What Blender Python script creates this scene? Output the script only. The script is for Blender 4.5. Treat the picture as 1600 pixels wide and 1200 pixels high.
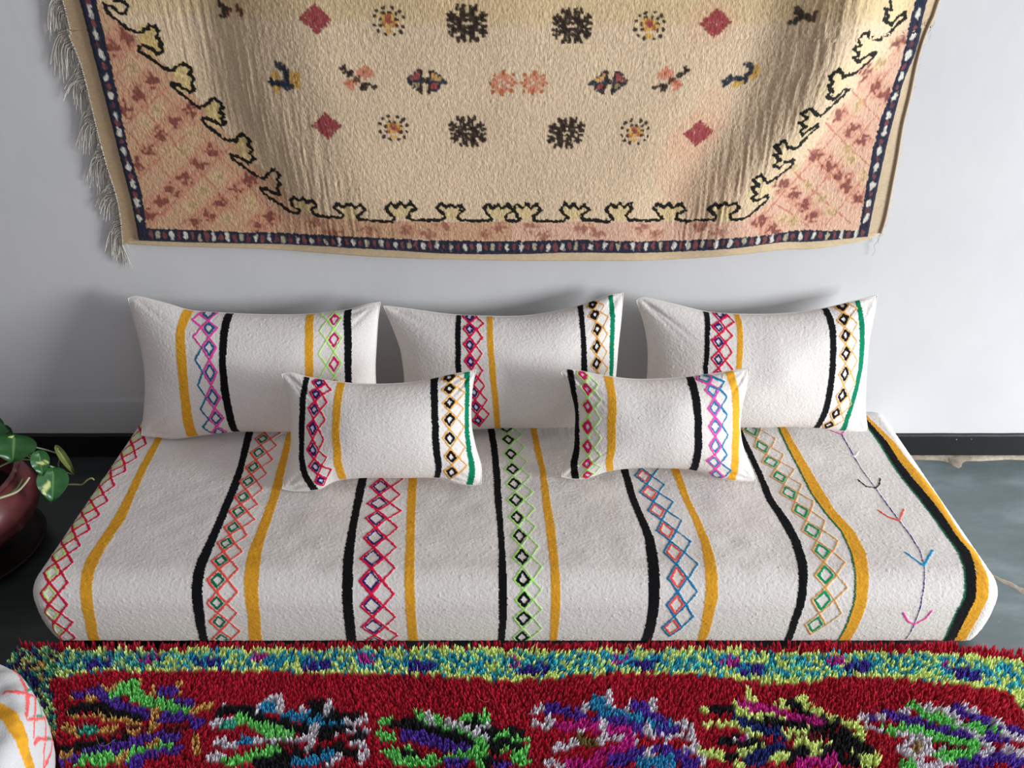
import bpy, math, random
import numpy as np
from mathutils import Vector

# ------------------------------------------------------------------ camera
IW, IH, F = 1600.0, 1200.0, 1204.0
PITCH = math.radians(33.5)
CAM = np.array([0.0, -1.87, 1.5])
FWD = np.array([0.0, math.cos(PITCH), -math.sin(PITCH)])
RGT = np.array([1.0, 0.0, 0.0])
UPV = np.array([0.0, math.sin(PITCH), math.cos(PITCH)])

sc = bpy.context.scene
for o in list(bpy.data.objects):
    bpy.data.objects.remove(o)
cd = bpy.data.cameras.new('camera')
cam = bpy.data.objects.new('camera', cd)
sc.collection.objects.link(cam)
cam.location = CAM
cam.rotation_euler = (math.pi / 2 - PITCH, 0, 0)
cd.sensor_width = 36.0
cd.lens = 36.0 * F / IW
cd.clip_start = 0.02
sc.camera = cam

# ------------------------------------------------------------------ world
w = bpy.data.worlds.new('world')
sc.world = w
w.use_nodes = True
nt = w.node_tree
nt.nodes.clear()
wo = nt.nodes.new('ShaderNodeOutputWorld')
bg = nt.nodes.new('ShaderNodeBackground')
tc = nt.nodes.new('ShaderNodeTexCoord')
sep = nt.nodes.new('ShaderNodeSeparateXYZ')
mr = nt.nodes.new('ShaderNodeMapRange')
ramp = nt.nodes.new('ShaderNodeValToRGB')
nt.links.new(tc.outputs['Generated'], sep.inputs[0])
nt.links.new(sep.outputs['X'], mr.inputs['Value'])
mr.inputs['From Min'].default_value = -1
mr.inputs['From Max'].default_value = 1
nt.links.new(mr.outputs[0], ramp.inputs[0])
e = ramp.color_ramp.elements
e[0].position = 0.0; e[0].color = (0.24, 0.22, 0.21, 1)
e[1].position = 1.0; e[1].color = (1.08, 1.16, 1.27, 1)
el = ramp.color_ramp.elements.new(0.55); el.color = (0.62, 0.62, 0.65, 1)
nt.links.new(ramp.outputs[0], bg.inputs['Color'])
bg.inputs['Strength'].default_value = 0.47
nt.links.new(bg.outputs[0], wo.inputs[0])

# ------------------------------------------------------------------ lights
def area(name, loc, target, sx, sy, power, col):
    l = bpy.data.lights.new(name, 'AREA')
    l.shape = 'RECTANGLE'; l.size = sx; l.size_y = sy
    l.energy = power; l.color = col
    ob = bpy.data.objects.new(name, l)
    sc.collection.objects.link(ob)
    ob.location = loc
    d = Vector(target) - Vector(loc)
    ob.rotation_euler = d.to_track_quat('-Z', 'Y').to_euler()
    return ob
area('window_daylight', (4.6, -2.1, 0.95), (-0.2, -0.1, 0.4), 1.5, 1.3, 235, (0.92, 0.97, 1.0))

sc.view_settings.view_transform = 'Standard'
sc.view_settings.look = 'None'
sc.view_settings.gamma = 1
sc.view_settings.exposure = 0.34
sc.view_settings.use_curve_mapping = False
sc.render.engine = 'CYCLES'
sc.cycles.use_denoising = True
sc.cycles.max_bounces = 6

# ------------------------------------------------------------------ helpers
def lin(c):
    c = np.asarray(c, float) / 255.0
    return np.where(c <= 0.04045, c / 12.92, ((c + 0.055) / 1.055) ** 2.4)

def rays(p):
    p = np.atleast_2d(np.asarray(p, float))
    return FWD + RGT * ((p[:, :1] - IW / 2) / F) - UPV * ((p[:, 1:2] - IH / 2) / F)

def at_y(p, y):
    d = rays(p); t = (np.asarray(y) - CAM[1]) / d[:, 1]
    return CAM + d * t[:, None]

def at_z(p, z):
    d = rays(p); t = (np.asarray(z) - CAM[2]) / d[:, 2]
    return CAM + d * t[:, None]

def project(P):
    q = P - CAM
    dz = q @ FWD
    return IW / 2 + F * (q @ RGT) / dz, IH / 2 - F * (q @ UPV) / dz

def vnoise(nv, nu, cv, cu, seed):
    """smooth value noise in -1..1, cell sizes in grid steps"""
    r = np.random.RandomState(seed)
    gv, gu = int(nv / cv) + 4, int(nu / cu) + 4
    g = r.uniform(-1, 1, (gv, gu))
    y = np.arange(nv) / cv; x = np.arange(nu) / cu
    iy = y.astype(int); ix = x.astype(int)
    fy = y - iy; fx = x - ix
    fy = (fy * fy * (3 - 2 * fy))[:, None]; fx = (fx * fx * (3 - 2 * fx))[None, :]
    a = g[iy][:, ix]; b = g[iy][:, ix + 1]; c = g[iy + 1][:, ix]; d = g[iy + 1][:, ix + 1]
    return (a * (1 - fx) + b * fx) * (1 - fy) + (c * (1 - fx) + d * fx) * fy

def smooth_poly(pts, n):
    """Catmull-Rom resample of a polyline by arc length"""
    P = np.asarray(pts, float)
    if len(P) < 3:
        t = np.linspace(0, 1, n)[:, None]
        return P[0] * (1 - t) + P[-1] * t
    Q = np.vstack([2 * P[0] - P[1], P, 2 * P[-1] - P[-2]])
    out = []
    for i in range(1, len(Q) - 2):
        t = np.linspace(0, 1, 24, endpoint=False)[:, None]
        p0, p1, p2, p3 = Q[i - 1], Q[i], Q[i + 1], Q[i + 2]
        out.append(0.5 * ((2 * p1) + (-p0 + p2) * t + (2 * p0 - 5 * p1 + 4 * p2 - p3) * t ** 2 + (-p0 + 3 * p1 - 3 * p2 + p3) * t ** 3))
    out.append(P[-1:])
    S = np.vstack(out)
    L = np.r_[0, np.cumsum(np.linalg.norm(np.diff(S, axis=0), axis=1))]
    q = np.linspace(0, L[-1], n)
    return np.stack([np.interp(q, L, S[:, k]) for k in range(S.shape[1])], 1)

def mesh_np(name, V, Fq, mat, parent=None, col=None, smooth=True):
    V = np.ascontiguousarray(V.reshape(-1, 3), dtype=np.float32)
    Fq = np.ascontiguousarray(Fq, dtype=np.int32)
    k = Fq.shape[1]
    me = bpy.data.meshes.new(name)
    me.vertices.add(len(V)); me.vertices.foreach_set('co', V.ravel())
    me.loops.add(Fq.size); me.loops.foreach_set('vertex_index', Fq.ravel())
    me.polygons.add(len(Fq))
    me.polygons.foreach_set('loop_start', np.arange(0, Fq.size, k, dtype=np.int32))
    me.polygons.foreach_set('loop_total', np.full(len(Fq), k, dtype=np.int32))
    me.polygons.foreach_set('use_smooth', np.full(len(Fq), smooth, dtype=bool))
    me.update(calc_edges=True)
    if col is not None:
        at = me.color_attributes.new('Col', 'FLOAT_COLOR', 'POINT')
        c = np.ones((len(V), 4), dtype=np.float32)
        c[:, :3] = np.clip(col.reshape(-1, 3), 0, 1)
        at.data.foreach_set('color', c.ravel())
    me.materials.append(mat)
    ob = bpy.data.objects.new(name, me)
    sc.collection.objects.link(ob)
    if parent is not None:
        ob.parent = parent
    return ob

def grid_faces(nv, nu, flip=False):
    i = np.arange(nv * nu).reshape(nv, nu)
    a, b, c, d = i[:-1, :-1], i[:-1, 1:], i[1:, 1:], i[1:, :-1]
    f = np.stack([a, d, c, b] if not flip else [a, b, c, d], -1).reshape(-1, 4)
    return f

def empty(name, label, cat, group=None):
    o = bpy.data.objects.new(name, None)
    sc.collection.objects.link(o)
    o['label'] = label; o['category'] = cat
    if group: o['group'] = group
    return o

def rebase(root, loc):
    """put the thing's origin at its base while the parts stay where they are"""
    root.location = loc
    for ch in root.children:
        ch.location = (ch.location[0] - loc[0], ch.location[1] - loc[1], ch.location[2] - loc[2])

def normals(P):
    du = np.gradient(P, axis=1); dv = np.gradient(P, axis=0)
    n = np.cross(dv, du)
    n /= (np.linalg.norm(n, axis=2, keepdims=True) + 1e-12)
    return n

class Canvas:
    """a woven surface: points P[nv,nu], cloth coordinates u,v in metres, colour and relief"""
    def __init__(s, P, Lu, Lv, base, seed=1, warp=0.0007):
        s.P = P; s.nv, s.nu = P.shape[:2]
        s.du = Lu / (s.nu - 1); s.dv = Lv / (s.nv - 1)
        s.col = np.tile(lin(base), (s.nv, s.nu, 1)).astype(np.float32)
        s.h = np.zeros((s.nv, s.nu), np.float32)
        s.U = (np.arange(s.nu) * s.du)[None, :] + warp * vnoise(s.nv, s.nu, 2.2, 2.2, seed)
        s.V = (np.arange(s.nv) * s.dv)[:, None] + warp * vnoise(s.nv, s.nu, 2.2, 2.2, seed + 1)
        s.n1 = vnoise(s.nv, s.nu, 3, 3, seed + 2)
        X, Y = project(P.reshape(-1, 3)); s.X = X.reshape(s.nv, s.nu); s.Y = Y.reshape(s.nv, s.nu)
        jac = np.gradient(s.X, axis=1) * np.gradient(s.Y, axis=0) - np.gradient(s.X, axis=0) * np.gradient(s.Y, axis=1)
        s.ok = jac > 1e-6
    def pick(s, pts):
        k = 5
        Xc = s.X[::k, ::k]; Yc = s.Y[::k, ::k]; okc = s.ok[::k, ::k]
        out = []
        for (x, y) in pts:
            d = (Xc - x) ** 2 + (Yc - y) ** 2 + np.where(okc, 0, 1e6)
            j = int(np.argmin(d)); jv, ju = divmod(j, Xc.shape[1])
            fv, fu = float(jv * k), float(ju * k)
            for _ in range(3):
                iv = int(min(max(round(fv), 2), s.nv - 3)); iu = int(min(max(round(fu), 2), s.nu - 3))
                xu = (s.X[iv, iu + 2] - s.X[iv, iu - 2]) / 4; xv = (s.X[iv + 2, iu] - s.X[iv - 2, iu]) / 4
                yu = (s.Y[iv, iu + 2] - s.Y[iv, iu - 2]) / 4; yv = (s.Y[iv + 2, iu] - s.Y[iv - 2, iu]) / 4
                D = xu * yv - xv * yu
                if abs(D) < 1e-9: break
                ex, ey = x - s.X[iv, iu], y - s.Y[iv, iu]
                su = (ex * yv - xv * ey) / D; sv = (xu * ey - ex * yu) / D
                lim = 12
                fu = iu + max(-lim, min(lim, su)); fv = iv + max(-lim, min(lim, sv))
            out.append((fu * s.du, fv * s.dv))
        return np.array(out)
    def _win(s, lo, hi):
        u0 = max(0, int(lo[0] / s.du) - 2); u1 = min(s.nu, int(hi[0] / s.du) + 3)
        v0 = max(0, int(lo[1] / s.dv) - 2); v1 = min(s.nv, int(hi[1] / s.dv) + 3)
        return u0, u1, v0, v1
    def stroke(s, pts, width, colr, hh=0.0012, closed=False, var=0.3, ragged=0.0):
        c = lin(colr); hw = width / 2
        P = [tuple(p) for p in pts]
        if closed: P.append(P[0])
        for a, b in zip(P[:-1], P[1:]):
            a = np.array(a); b = np.array(b)
            m = hw * (1.4 + ragged)
            u0, u1, v0, v1 = s._win(np.minimum(a, b) - m, np.maximum(a, b) + m)
            if u1 <= u0 or v1 <= v0: continue
            U = s.U[:, u0:u1][v0:v1] if s.U.shape[0] > 1 else s.U[:, u0:u1]
            V = s.V[v0:v1, u0:u1]
            ab = b - a; L2 = ab @ ab + 1e-12
            t = np.clip(((U - a[0]) * ab[0] + (V - a[1]) * ab[1]) / L2, 0, 1)
            d = np.hypot(U - a[0] - t * ab[0], V - a[1] - t * ab[1])
            n = s.n1[v0:v1, u0:u1]
            ww = hw * (1 + var * n)
            mk = d < ww
            cc = s.col[v0:v1, u0:u1]; cc[mk] = (c * (1 + 0.18 * n[mk][:, None]))
            hv = s.h[v0:v1, u0:u1]
            nh = hh * np.sqrt(np.clip(1 - (d / ww) ** 2, 0, 1))
            hv[mk] = np.maximum(hv[mk], nh[mk])
    def fill(s, poly, colr, mix=1.0, feather=0.0):
        c = lin(colr); poly = np.asarray(poly)
        u0, u1, v0, v1 = s._win(poly.min(0), poly.max(0))
        if u1 <= u0 or v1 <= v0: return
        U = s.U[v0:v1, u0:u1]; V = s.V[v0:v1, u0:u1]
        ins = np.zeros(U.shape, bool)
        n = len(poly)
        for i in range(n):
            x1, y1 = poly[i]; x2, y2 = poly[(i + 1) % n]
            if y1 == y2: continue
            cnd = ((y1 > V) != (y2 > V)) & (U < (x2 - x1) * (V - y1) / (y2 - y1) + x1)
            ins ^= cnd
        cc = s.col[v0:v1, u0:u1]
        cc[ins] = cc[ins] * (1 - mix) + c * mix
        return ins
    def spot(s, p, ru, rv, colr, mix=0.8, rag=0.35, diamond=True):
        c = lin(colr)
        u0, u1, v0, v1 = s._win(np.array(p) - [ru * 1.6, rv * 1.6], np.array(p) + [ru * 1.6, rv * 1.6])
        if u1 <= u0 or v1 <= v0: return
        a = np.abs(s.U[v0:v1, u0:u1] - p[0]) / ru; b = np.abs(s.V[v0:v1, u0:u1] - p[1]) / rv
        d = (a + b) if diamond else np.hypot(a, b)
        d = d + rag * s.n1[v0:v1, u0:u1]
        k = np.clip((1.1 - d) / 0.35, 0, 1)[..., None] * mix
        cc = s.col[v0:v1, u0:u1]
        cc[:] = cc * (1 - k) + c * k
    def band(s, rows, colr, seed=5, jag=0.0008, hh=0.0004):
        """rows: (x_left, x_right, y) in the photograph; a woven stripe running along v"""
        c = lin(colr)
        A = s.pick([(r[0], r[2]) for r in rows]); B = s.pick([(r[1], r[2]) for r in rows])
        vv = np.arange(s.nv) * s.dv
        def ext(Q):
            Q = Q[np.argsort(Q[:, 1])]
            r = np.interp(vv, Q[:, 1], Q[:, 0])
            k0 = (Q[1, 0] - Q[0, 0]) / max(Q[1, 1] - Q[0, 1], 1e-4); k1 = (Q[-1, 0] - Q[-2, 0]) / max(Q[-1, 1] - Q[-2, 1], 1e-4)
            k0 = max(-0.4, min(0.4, k0)); k1 = max(-0.4, min(0.4, k1))
            lo = vv < Q[0, 1]; r[lo] = Q[0, 0] + k0 * (vv[lo] - Q[0, 1])
            hi = vv > Q[-1, 1]; r[hi] = Q[-1, 0] + k1 * (vv[hi] - Q[-1, 1])
            m = 9; ker = np.hanning(2 * m + 1); ker /= ker.sum()
            return np.convolve(np.pad(r, m, 'edge'), ker, 'valid')
        r = np.random.RandomState(seed)
        a = ext(A) + jag * r.uniform(-1, 1, s.nv); b = ext(B) + jag * r.uniform(-1, 1, s.nv)
        U = s.U
        mk = (U > a[:, None]) & (U < b[:, None])
        s.col[mk] = c * (1 + 0.10 * s.n1[mk][:, None])
        s.h[mk] += hh
    def chain(s, cen, wd, outer, inner, side=1, zig=None, ow=0.0036, iw=0.0034, more=0, zig2=None, zsplit=99, open_=False, fillc=None, isc=0.66):
        ow *= 1.62; iw *= 1.62; isc -= .08
        C = s.pick(cen)
        if more:
            d = C[1] - C[0]
            C = np.vstack([[C[0] - d * k for k in range(more, 0, -1)], C]); zsplit += more
        n = len(C)
        rnd = random.Random(n * 7 + int(C[0][0] * 1000))
        mid = [(C[i] + C[i + 1]) / 2 for i in range(n - 1)]
        top = [2 * C[0] - mid[0]] + mid; bot = mid + [2 * C[-1] - mid[-1]]
        for i in range(n):
            ww = wd * rnd.uniform(0.93, 1.07)
            Lp = C[i] + [-ww, rnd.uniform(-.001, .001)]; Rp = C[i] + [ww, rnd.uniform(-.001, .001)]
            if fillc is not None:
                s.fill([top[i], Rp, bot[i], Lp], fillc, 0.35)
            q = [top[i], Rp, bot[i], Lp]
            s.stroke(q, ow, outer, closed=True)
            ce = C[i]
            q2 = [ce + (np.array(p) - ce) * isc for p in q]
            s.stroke(q2, iw, inner, closed=True, var=0.35)
            if i < n - 1 and side:
                zc = zig if i < zsplit else zig2
                o = mid[i] + [side * 2 * ww + rnd.uniform(-.0015, .0015), 0]
                st = C[i] + [side * ww, 0]; en = C[i + 1] + [side * ww, 0]
                s.stroke([st, o, en], ow * 0.85, zc, var=0.4)
    def build(s, name, mat, parent=None, flip=False, mask=None, rough=0.0):
        N = normals(s.P)
        if flip: N = -N
        P = s.P + N * (s.h + rough)[..., None]
        f = grid_faces(s.nv, s.nu, flip=not flip)
        if mask is not None:
            f = f[mask.ravel()[f].all(1)]
        return mesh_np(name, P, f, mat, parent, s.col)

# ------------------------------------------------------------------ materials
def new_mat(name):
    m = bpy.data.materials.new(name); m.use_nodes = True
    b = m.node_tree.nodes['Principled BSDF']
    return m, m.node_tree, b

def fabric_mat(name, rough=0.95, scale=420.0, stretch=(1, 1, 1), strength=0.5, dist=0.0012, sheen=0.25, var=0.10, big=0.0):
    m, t, b = new_mat(name)
    a = t.nodes.new('ShaderNodeAttribute'); a.attribute_name = 'Col'
    tcn = t.nodes.new('ShaderNodeTexCoord')
    mp = t.nodes.new('ShaderNodeMapping'); mp.inputs['Scale'].default_value = stretch
    t.links.new(tcn.outputs['Object'], mp.inputs[0])
    n = t.nodes.new('ShaderNodeTexNoise'); n.inputs['Scale'].default_value = scale; n.inputs['Detail'].default_value = 3
    t.links.new(mp.outputs[0], n.inputs['Vector'])
    mrn = t.nodes.new('ShaderNodeMapRange'); mrn.inputs['To Min'].default_value = 1 - var; mrn.inputs['To Max'].default_value = 1 + var
    mrn.inputs['From Min'].default_value = 0.3; mrn.inputs['From Max'].default_value = 0.7
    t.links.new(n.outputs['Fac'], mrn.inputs['Value'])
    vm = t.nodes.new('ShaderNodeVectorMath'); vm.operation = 'SCALE'
    t.links.new(a.outputs['Color'], vm.inputs[0]); t.links.new(mrn.outputs[0], vm.inputs['Scale'])
    t.links.new(vm.outputs[0], b.inputs['Base Color'])
    bp = t.nodes.new('ShaderNodeBump'); bp.inputs['Strength'].default_value = strength; bp.inputs['Distance'].default_value = dist
    t.links.new(n.outputs['Fac'], bp.inputs['Height']); t.links.new(bp.outputs[0], b.inputs['Normal'])
    b.inputs['Roughness'].default_value = rough
    b.inputs['Specular IOR Level'].default_value = 0.15
    b.inputs['Sheen Weight'].default_value = sheen * 0.3
    return m

def plain_mat(name, c, rough=0.6, spec=0.5, bump=None, var=0.0, vscale=20, c2=None):
    m, t, b = new_mat(name)
    b.inputs['Roughness'].default_value = rough
    b.inputs['Specular IOR Level'].default_value = spec
    L = lin(c)
    b.inputs['Base Color'].default_value = (*L, 1)
    tcn = t.nodes.new('ShaderNodeTexCoord')
    if c2 is not None:
        n = t.nodes.new('ShaderNodeTexNoise'); n.inputs['Scale'].default_value = vscale; n.inputs['Detail'].default_value = 5
        t.links.new(tcn.outputs['Object'], n.inputs['Vector'])
        r = t.nodes.new('ShaderNodeValToRGB'); r.color_ramp.elements[0].position = 0.35; r.color_ramp.elements[1].position = 0.65
        r.color_ramp.elements[0].color = (*L, 1); r.color_ramp.elements[1].color = (*lin(c2), 1)
        t.links.new(n.outputs['Fac'], r.inputs[0]); t.links.new(r.outputs[0], b.inputs['Base Color'])
    if bump:
        sca, st, ds = bump
        n2 = t.nodes.new('ShaderNodeTexNoise'); n2.inputs['Scale'].default_value = sca; n2.inputs['Detail'].default_value = 6
        t.links.new(tcn.outputs['Object'], n2.inputs['Vector'])
        bp = t.nodes.new('ShaderNodeBump'); bp.inputs['Strength'].default_value = st; bp.inputs['Distance'].default_value = ds
        t.links.new(n2.outputs['Fac'], bp.inputs['Height']); t.links.new(bp.outputs[0], b.inputs['Normal'])
    return m

M_wall = plain_mat('wall_plaster', (212, 210, 210), 0.75, 0.2, bump=(6, 0.25, 0.01), c2=(207, 206, 207), vscale=2.5)
M_skirt = plain_mat('skirting_black', (19, 21, 25), 0.5, 0.4, bump=(60, 0.2, 0.002))
M_mortar = plain_mat('mortar', (132, 118, 104), 0.9, 0.2, bump=(40, 0.5, 0.01), c2=(182, 170, 154), vscale=14)
M_chip = plain_mat('white_chip', (200, 200, 198), 0.8, 0.2)
M_cloth = fabric_mat('handwoven_wool', scale=420, strength=0.50, dist=0.0013, var=0.09, sheen=0.08)
M_back = fabric_mat('plain_cotton', scale=500, strength=0.25, dist=0.0008, var=0.04)
M_rug = fabric_mat('knotted_pile', scale=260, stretch=(1.6, 1, 0.5), strength=0.60, dist=0.0024, var=0.22, sheen=0.5)
M_kilim = fabric_mat('flatweave', scale=300, stretch=(0.3, 1, 2.0), strength=0.6, dist=0.0015, var=0.10)
M_shag = fabric_mat('shag_wool', scale=300, strength=0.1, dist=0.0005, var=0.12, sheen=0.6)
M_yarn = fabric_mat('fringe_yarn', scale=500, strength=0.1, dist=0.0005, var=0.1)

# slate floor
def slate():
    m, t, b = new_mat('slate_floor')
    tcn = t.nodes.new('ShaderNodeTexCoord')
    N = t.nodes
    mp = N.new('ShaderNodeMapping'); mp.inputs['Scale'].default_value = (0.55, 1.6, 1); mp.inputs['Rotation'].default_value = (0, 0, -0.5)
    t.links.new(tcn.outputs['Object'], mp.inputs[0])
    n = N.new('ShaderNodeTexNoise'); n.inputs['Scale'].default_value = 5; n.inputs['Detail'].default_value = 8; n.inputs['Roughness'].default_value = 0.62
    t.links.new(mp.outputs[0], n.inputs['Vector'])
    r = N.new('ShaderNodeValToRGB')
    r.color_ramp.elements[0].position = 0.30; r.color_ramp.elements[0].color = (*lin((88, 98, 98)), 1)
    r.color_ramp.elements[1].position = 0.72; r.color_ramp.elements[1].color = (*lin((134, 143, 147)), 1)
    el = r.color_ramp.elements.new(0.5); el.color = (*lin((102, 113, 115)), 1)
    t.links.new(n.outputs['Fac'], r.inputs[0])
    # scratches and pale specks
    v = N.new('ShaderNodeTexVoronoi'); v.inputs['Scale'].default_value = 14
    t.links.new(mp.outputs[0], v.inputs['Vector'])
    r2 = N.new('ShaderNodeValToRGB'); r2.color_ramp.elements[0].position = 0.02; r2.color_ramp.elements[0].color = (0.5, 0.5, 0.5, 1)
    r2.color_ramp.elements[1].position = 0.06; r2.color_ramp.elements[1].color = (0, 0, 0, 1)
    t.links.new(v.outputs['Distance'], r2.inputs[0])
    mx = N.new('ShaderNodeMix'); mx.data_type = 'RGBA'
    t.links.new(r2.outputs[0], mx.inputs['Factor']); t.links.new(r.outputs[0], mx.inputs['A'])
    mx.inputs['B'].default_value = (*lin((170, 176, 178)), 1)
    # vertex colour darkens the left floor: shade of mattress and plant painted in
    at = N.new('ShaderNodeAttribute'); at.attribute_name = 'Col'
    ml = N.new('ShaderNodeMix'); ml.data_type = 'RGBA'; ml.blend_type = 'MULTIPLY'; ml.inputs['Factor'].default_value = 1
    t.links.new(mx.outputs['Result'], ml.inputs['A']); t.links.new(at.outputs['Color'], ml.inputs['B'])
    t.links.new(ml.outputs['Result'], b.inputs['Base Color'])
    b.inputs['Roughness'].default_value = 0.42
    bp = N.new('ShaderNodeBump'); bp.inputs['Strength'].default_value = 0.3; bp.inputs['Distance'].default_value = 0.01
    t.links.new(n.outputs['Fac'], bp.inputs['Height']); t.links.new(bp.outputs[0], b.inputs['Normal'])
    return m
M_floor = slate()

# ------------------------------------------------------------------ room shell
def box(name, lo, hi, mat, parent=None, kind=None, col=None):
    x0, y0, z0 = lo; x1, y1, z1 = hi
    V = np.array([[x0, y0, z0], [x1, y0, z0], [x1, y1, z0], [x0, y1, z0], [x0, y0, z1], [x1, y0, z1], [x1, y1, z1], [x0, y1, z1]])
    Fq = np.array([[0, 3, 2, 1], [4, 5, 6, 7], [0, 1, 5, 4], [1, 2, 6, 5], [2, 3, 7, 6], [3, 0, 4, 7]])
    o = mesh_np(name, V, Fq, mat, parent, col, smooth=False)
    if kind: o['kind'] = kind
    return o

box('wall_back', (-3.6, 0.0, 0.0), (3.6, 0.12, 2.7), M_wall, kind='structure')

# floor: irregular slate slabs with mortar joints; one mesh
def build_floor():
    xs = np.linspace(-3.6, 3.6, 361); ys = np.linspace(-3.0, 0.0, 151)
    X, Y = np.meshgrid(xs, ys)
    Z = 0.0015 * vnoise(151, 361, 9, 12, 3)
    P = np.stack([X, Y, Z - 0.0015], -1)
    c = np.ones(P.shape)
    left = X < -0.6 + 0.12 * Y
    c[left] = (0.20, 0.22, 0.20)  # shade left of the mattress, put into the floor colour
    # box-like underside so the floor has thickness
    o = mesh_np('floor', P, grid_faces(151, 361, flip=True), M_floor, None, c)
    o['kind'] = 'structure'
    return o
build_floor()

# painted black skirting with a slightly uneven upper edge
def skirting():
    n = 500
    xs = np.linspace(-3.6, 3.6, n)
    r = np.random.RandomState(4)
    nz = np.interp(np.arange(n), np.arange(0, n, 4), r.uniform(-1, 1, len(np.arange(0, n, 4))))
    top = 0.083 + 0.0012 * nz; bot = np.full(n, 0.004)
    d = 0.012
    rows = [np.stack([xs, np.full(n, 0.0), top], 1), np.stack([xs, np.full(n, -d + .003), top], 1), np.stack([xs, np.full(n, -d), top - .004], 1), np.stack([xs, np.full(n, -d), bot], 1), np.stack([xs, np.full(n, 0.0), bot], 1)]
    P = np.stack(rows, 0)
    o = mesh_np('baseboard_back', P, grid_faces(5, n), M_skirt, smooth=False)
    o['kind'] = 'structure'
    # flaked spots of white paint
    for (px, py, s) in [(1494.5, 686.5, .0016), (1518, 686, .0012), (183, 671, .0)]:
        if s == 0: continue
        q = at_y([(px, py)], -d)[0]
        V = [q + np.array([math.cos(a) * s * (1 + .3 * math.sin(3 * a)), -0.0006, math.sin(a) * s]) for a in np.linspace(0, 2 * math.pi, 9)[:-1]]
        V = np.array(V + [v + np.array([0, .0012, 0]) for v in V])
        Fc = np.array([[0, 1, 2, 3], [0, 3, 4, 7], [4, 5, 6, 7]] + [[i, (i + 1) % 8, (i + 1) % 8 + 8, i + 8] for i in range(8)])
        mesh_np('paint_fleck', V, Fc, M_chip, o)
skirting()

# rough mortar fillet where the slate meets the wall
def mortar():
    n = 260
    xs = np.linspace(0.4, 3.6, n)
    r = np.random.RandomState(9)
    wv = 0.015 + 0.004 * np.interp(np.arange(n), np.arange(0, n, 7), r.uniform(-1, 1, len(np.arange(0, n, 7))))
    # the run-out tongue of mortar on the right
    tip = at_z([(1500, 733)], 0.0)[0]
    tongue = 0.036 * np.exp(-((xs - tip[0]) / 0.020) ** 2)
    wv = wv + tongue
    P = np.stack([np.stack([xs, np.full(n, -0.010), np.full(n, 0.007)], 1),
                  np.stack([xs, -0.012 - wv * .6, np.full(n, 0.006)], 1),
                  np.stack([xs, -0.012 - wv, np.full(n, -0.001)], 1)], 0)
    o = mesh_np('trim_1', P, grid_faces(3, n), M_mortar)
    o['kind'] = 'structure'
    # joint between two slabs on the right
    pts = at_z([(1440, 846), (1500, 872), (1556, 901), (1568, 908), (1580, 912), (1592, 921), (1606, 924), (1640, 932), (1740, 975), (1900, 1010), (2100, 1090)], 0.0)
    pts[:, 2] = 0.0
    c = smooth_poly(pts, 40)
    wdt = 0.0085 + 0.002 * np.sin(np.arange(40) * 1.3)
    P = np.stack([c + np.array([0, .001, -.0015]) + np.outer(wdt, [0.2, 1, 0]), c + [0, 0, .0025], c + np.array([0, 0, -.0015]) - np.outer(wdt, [0.2, 1, 0])], 0)
    o = mesh_np('trim_2', P, grid_faces(3, 40), M_mortar)
    o['kind'] = 'structure'
mortar()

# ------------------------------------------------------------------ colours of the yarns
ORANGE = (230, 165, 46); BLACK = (13, 13, 17); IVORY = (232, 225, 220)
GREEN = (0, 120, 84); DGREEN = (30, 110, 80); CORAL = (244, 92, 78); RED = (226, 30, 72); NAVY = (48, 34, 110)
LIME = (176, 240, 120); MAG = (206, 30, 104); PINK = (240, 84, 170); BLUE = (34, 128, 176); TAN = (226, 166, 84)

# ------------------------------------------------------------------ mattress
def rounded_slab(x0, x1, y0, y1, H, r, cr, step, seed, dome=0.008, zoff=0.012, tuck=0.02, rx=None):
    """cloth laid over a rounded slab. cloth coords run over the top and down the sides. cr: extra corner rounding in plan"""
    rx = r if rx is None else rx; ry = r
    ix0, ix1, iy0, iy1 = x0 + rx + cr, x1 - rx - cr, y0 + ry + cr, y1 - ry - cr
    dm = cr + math.pi * rx / 2 + (H - rx - zoff)
    a = np.arange(ix0 - dm, ix1 + dm + step, step); b = np.arange(iy1 + dm, iy0 - dm - step, -step)
    A, B = np.meshgrid(a, b)
    cx = np.clip(A, ix0, ix1); cy = np.clip(B, iy0, iy1)
    dx, dy = A - cx, B - cy
    d = np.hypot(dx, dy); dd = np.minimum(d, dm)
    ux = np.where(d > 0, dx / np.maximum(d, 1e-9), 0); uy = np.where(d > 0, dy / np.maximum(d, 1e-9), 0)
    r = np.sqrt((rx * ux) ** 2 + (ry * uy) ** 2); r = np.where(r > 0, r, max(rx, ry))
    s = np.clip(dd - cr, 0, None)
    ang = np.clip(s / r, 0, math.pi / 2)
    low = np.clip((s - math.pi * r / 2) / np.maximum(H - r - zoff, 1e-6), 0, 1)
    f = np.minimum(dd, cr) + r * np.sin(ang) + 0.004 * np.sin(low * math.pi) - tuck * low ** 1.6
    z = H - r * (1 - np.cos(ang)) - (H - r - zoff) * low
    P = np.stack([cx + ux * f, cy + uy * f, z], -1)
    mx = (x0 + x1) / 2; my = (y0 + y1) / 2
    t = np.clip(1 - ((A - mx) / ((x1 - x0) / 2)) ** 4, 0, 1) * np.clip(1 - ((B - my) / ((y1 - y0) / 2)) ** 4, 0, 1)
    nv, nu = A.shape
    P[..., 2] += dome * t + 0.004 * t * vnoise(nv, nu, 60, 90, seed) + 0.0012 * np.clip(t + .2, 0, 1) * vnoise(nv, nu, 20, 25, seed + 3)
    valid = d <= dm + step * 1.5
    return P, a[-1] - a[0], b[0] - b[-1], valid

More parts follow.
